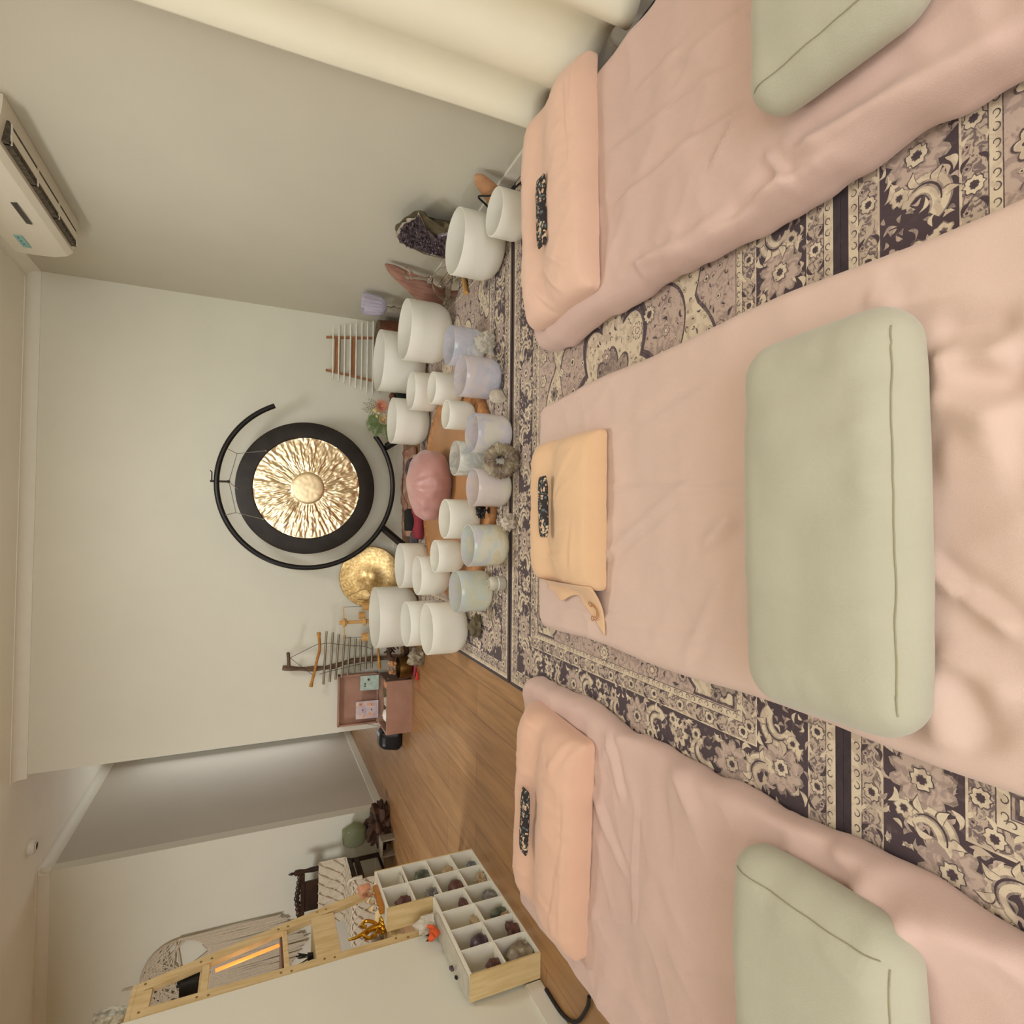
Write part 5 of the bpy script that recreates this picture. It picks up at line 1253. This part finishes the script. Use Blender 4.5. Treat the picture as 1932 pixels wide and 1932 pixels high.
rp_('shelf_board', X1-.70, X1, RYa, yf(.47), .463, .481); rp_('shelf_board', X1-.70, X1, RYa, yf(1.46), 1.455, 1.473)
rp_('shelf_board', X1-.678, X1-.0225, RYa+.06, yf(.79)-.06, .785, .80)
for zz in (.93, 1.237): rp_('shelf_board', X1-.678, X1-.0225, RYa+.06, yf(zz)-.01, zz-.008, zz+.004, m='boxdark' if zz == .93 else 'pine')
for zz in (.42, .47, .73, .77, .90, .94, 1.20, 1.24, 1.43):
    for ya in (RYa+.024, yf(zz)-.025):
        bm = bmesh.new(); lathe(bm, [(0, 0), (.005, 0), (.005, .0012), (0, .0014)], 12, (X1+.0003, ya+.007*((zz*100) % 3-1), zz), Vector((1, 0, 0))); obj('screw_plug', bm, 'pined', rk)
sl = thing('salt_lamp', 'glowing orange salt lamp tube on the rack behind the far upright', 'lamp', (-1.885, 2.792, .936))
obj('glowing_tube', tube(bmesh.new(), [(0, 0, 0), (0, -.05, .25)], .007, 12), 'saltglow', sl)
l_ = bpy.data.lights.new('salt_lamp_light', 'POINT'); l_.energy = .5; l_.color = (1, .5, .2); l_.shadow_soft_size = .04; lo = bpy.data.objects.new('salt_lamp_light', l_); COL.objects.link(lo); lo.location = (-1.93, 2.70, 1.08)
bk = thing('black_lantern', 'small black ornate box on the upper shelf of the rack', 'box', (-1.88, 2.692, 1.2425))
obj('lantern_body', bev(B2(-.03, .03, -.034, .034, 0, .07), .004), 'blackm', bk)
bm = bmesh.new()
for k in range(4): bmesh.ops.create_uvsphere(bm, u_segments=10, v_segments=6, radius=.007, matrix=Matrix.Translation((.027, -.027+.018*k, .0735)))
obj('bead_trim', bm, 'blackm', bk)
pr = thing('sprig_vase', 'small dark leafy sprigs in a tiny pot on the rack above the wide rail', 'plant', (-1.90, 2.69, .801))
bm = bmesh.new(); rd = random.Random(6)
for k in range(9): a = rd.uniform(-1, 1); tube(bm, [(0, .02*a, .02), (.01*rd.uniform(-1, 1), .05*a, .05+.025*rd.random())], .0022, 5)
obj('sprigs', bm, 'plant', pr); obj('tiny_pot', lathe(bmesh.new(), [(0, 0), (.012, 0), (.016, .022), (0, .022)], 16), 'blackm', pr)
cj = thing('cut_glass_lamp', 'sparkling cut glass lamp on top of the pine rack', 'lamp', (-1.93, 2.66, 1.4735))
bm = bmesh.new(); n = 14
prof = [(.035, 0), (.05, .01), (.06, .05), (.062, .10), (.052, .125), (0, .13)]
lathe(bm, prof, n); bmesh.ops.triangulate(bm, faces=bm.faces[:]); 
MT['cutglass'] = mat('cut_glass', (226, 222, 210), .08, metal=.55, c2=(150, 146, 136), scale=60)
obj('faceted_shade', bm, 'cutglass', cj, smooth=False)

# ---------------------------------------------------------------- dining side: macrame, chair, glass on root
mc = thing('macrame_hanging', 'large round macrame wall hanging with long fringe on the dining wall', 'wall hanging', (0, 5.015, 0))
c0 = onY(338, 1838, 5.0); RM = .245; CX, CZ = c0.x, c0.z
obj('hoop', tube(bmesh.new(), [(CX+RM*math.cos(2*PI*k/64), 0, CZ+RM*math.sin(2*PI*k/64)) for k in range(65)], .010, 10, caps=False), 'macrab', mc)
bm = bmesh.new(); rd = random.Random(7)
k = 0
while k < 95:  # knotted net with one round opening
    a, b = rd.uniform(0, 2*PI), rd.uniform(0, 2*PI)
    p, q = Vector((RM*math.cos(a), 0, RM*math.sin(a))), Vector((RM*math.cos(b), 0, RM*math.sin(b)))
    if (p-q).length < .10 or segd(.15, -.075, (p.x, p.z), (q.x, q.z))[0] < .085: continue
    k += 1; dz = -.004-.008*rd.random(); m_ = p.lerp(q, .5)+Vector((.008*rd.uniform(-1, 1), 0, .008*rd.uniform(-1, 1)))
    tube(bm, [(CX+v.x, dz, CZ+v.z) for v in (p, m_, q)], .005, 6)
for rr in (.225,):
    tube(bm, [(CX+rr*math.cos(a)+.004*math.sin(a*30), -.01, CZ+rr*math.sin(a)) for a in [math.radians(60+2.9*k) for k in range(90)]], .006, 6)
obj('knotted_web', bm, 'macra', mc)
bm = bmesh.new(); nfr = 64
for k in range(nfr):
    x = CX-RM*1.05+2.1*RM*k/(nfr-1); u = (x-CX)/RM; zt_ = CZ-RM*math.sqrt(max(0, 1-min(1, abs(u))**2))+.01; zb = CZ-.72-.10*(1-abs(u))*2+.03*rd.random()
    tube(bm, [(x, -.012, zt_), (x*.98+CX*.02+.006*rd.uniform(-1, 1), -.012-.006*rd.random(), (zt_+zb)/2), (x+.01*rd.uniform(-1, 1), -.01, zb)], .0052, 5)
o = obj('fringe', bm, 'macra', mc); 
bm = tube(bmesh.new(), [(CX-.02, -.005, CZ+RM), (CX-.02, 0, CZ+RM+.12)], .004, 6); obj('hanging_cord', bm, 'macrab', mc)
# carved chair
cr_ = thing('carved_chair', 'dark carved wooden chair with pierced back in front of the dining wall', 'chair', (-2.95, 4.73, 0))
def dk(name, bm, smooth=True): return obj(name, bm, 'darkwood', cr_, smooth=smooth)
for s in (-1, 1):
    dk('back_post', lathe(bmesh.new(), [(.018, 0), (.018, .3), (.024, .32), (.016, .36), (.022, .44), (.016, .5), (.020, .60), (.014, .66), (.022, .70), (.022, .73), (.008, .745), (.012, .755), (.006, .775), (0, .785)], 16, (s*.20, .12, 0)))
    dk('leg', lathe(bmesh.new(), [(.014, 0), (.022, .03), (.016, .06), (.024, .14), (.018, .22), (.022, .30), (0, .30)], 16, (s*.21, -.20, 0)))
    dk('side_rail', B2(s*.21-.012, s*.21+.012, -.18, .105, .245, .285), False)
    dk('stretcher', B2(s*.21-.008, s*.21+.008, -.18, .10, .08, .10), False)
dk('seat', bev(B2(-.235, .235, -.23, .10, .302, .335), .01))
dk('back_panel', B2(-.115, .115, .115, .13, .34, .68), False)
bm = B2(-.18, .18, .108, .132, .66, .69); 
for k in range(9): bmesh.ops.create_uvsphere(bm, u_segments=12, v_segments=8, radius=1, matrix=Matrix.Translation((-.16+.04*k, .12, .695+.022*(1-abs(k-4)/4))) @ Matrix.Diagonal((.026, .014, .022, 1)))
dk('crest_rail', bm)
dk('front_apron', B2(-.19, .19, -.222, -.20, .245, .30), False)
def drape():
    bm = bmesh.new(); G = []; path = []
    for k in range(41):
        t = k/40
        path.append((.147 if t > .99 else .085, .12+.46*t) if False else None)
    prof = [(-.262, .10), (-.264, .16), (-.262, .24), (-.258, .30), (-.25, .338), (-.23, .348), (-.12, .348), (.0, .348), (.068, .352), (.076, .37), (.080, .42), (.081, .50), (.081, .56)]
    P = smoothpts([(0, a, b) for a, b in prof], 5)
    for k, p in enumerate(P):
        G.append([bm.verts.new((-.25+.5*j/40, p.y-.004*math.sin(j*1.4), p.z+.006*math.sin(j*1.7)*(k == 0))) for j in range(41)])
    for a, b in zip(G, G[1:]):
        for j in range(40): bm.faces.new((a[j], a[j+1], b[j+1], b[j]))
    # diamond knot ridges
    for s in (-1, 1):
        for q in range(-6, 12):
            seg = []
            for k, p in enumerate(P):
                x = -.25+(q*.075+s*k*.5/len(P)*1.15)
                if -.248 < x < .248: seg.append((x, p.y-.006, p.z+.003))
            if len(seg) > 3: tube(bm, seg, .0045, 5)
    for j in range(34):
        x = -.245+.49*j/33; tube(bm, [(x, -.263, .10), (x+.004*math.sin(j*2), -.264, .05)], .003, 5)
    return bm
dr_ = obj('macrame_throw', drape(), 'macra', loc=(-2.935, 4.73, 0)); tag(dr_, 'cream diamond knotted macrame throw draped over the carved chair', 'throw')
# driftwood root with slumped glass
bm = rock(.15, .11, .10, 201, 4, .55, True, 1.8)
o = obj('root_stand', bm, 'rootwood', loc=(-2.51, 4.87, 0)); o.rotation_euler = (0, 0, .2); tag(o, 'dark gnarled root wood stand on the floor by the dining wall', 'stand')
gv = obj('glass_vase', lathe(bmesh.new(), [(0, 0), (.05, .01), (.085, .05), (.098, .10), (.09, .15), (.068, .195), (.065, .195), (.086, .15), (.093, .10), (.08, .053), (.046, .016), (0, .006)], 44, fn=lambda a, z: 1+.05*math.sin(2*a+.5+z*12)), 'greenglass', loc=(-2.55, 4.87, .172))
gv.rotation_euler = (0, -.05, 0); tag(gv, 'smoky green slumped glass vase moulded on the root wood stand', 'vase')
t = thing('step_stool', 'grey painted low step stool beside the carved chair', 'stool', (-2.585, 4.66, 0))
obj('stool_top', bev(B2(-.07, .07, -.05, .05, .095, .11), .003), 'greyboard', t)
for s in (-1, 1): obj('stool_side', B2(s*.062-.006, s*.062+.006, -.045, .045, 0, .095), 'greyboard', t, smooth=False)
# candle roll on the chair edge
o = obj('rolled_cord', tube(bmesh.new(), smoothpts([(-2.76, 4.56, .369), (-2.70, 4.50, .366), (-2.672, 4.47, .34), (-2.665, 4.46, .28)], 6), .011, 10), 'macra'); tag(o, 'loose cream rope end hanging at the corner of the throw', 'rope')
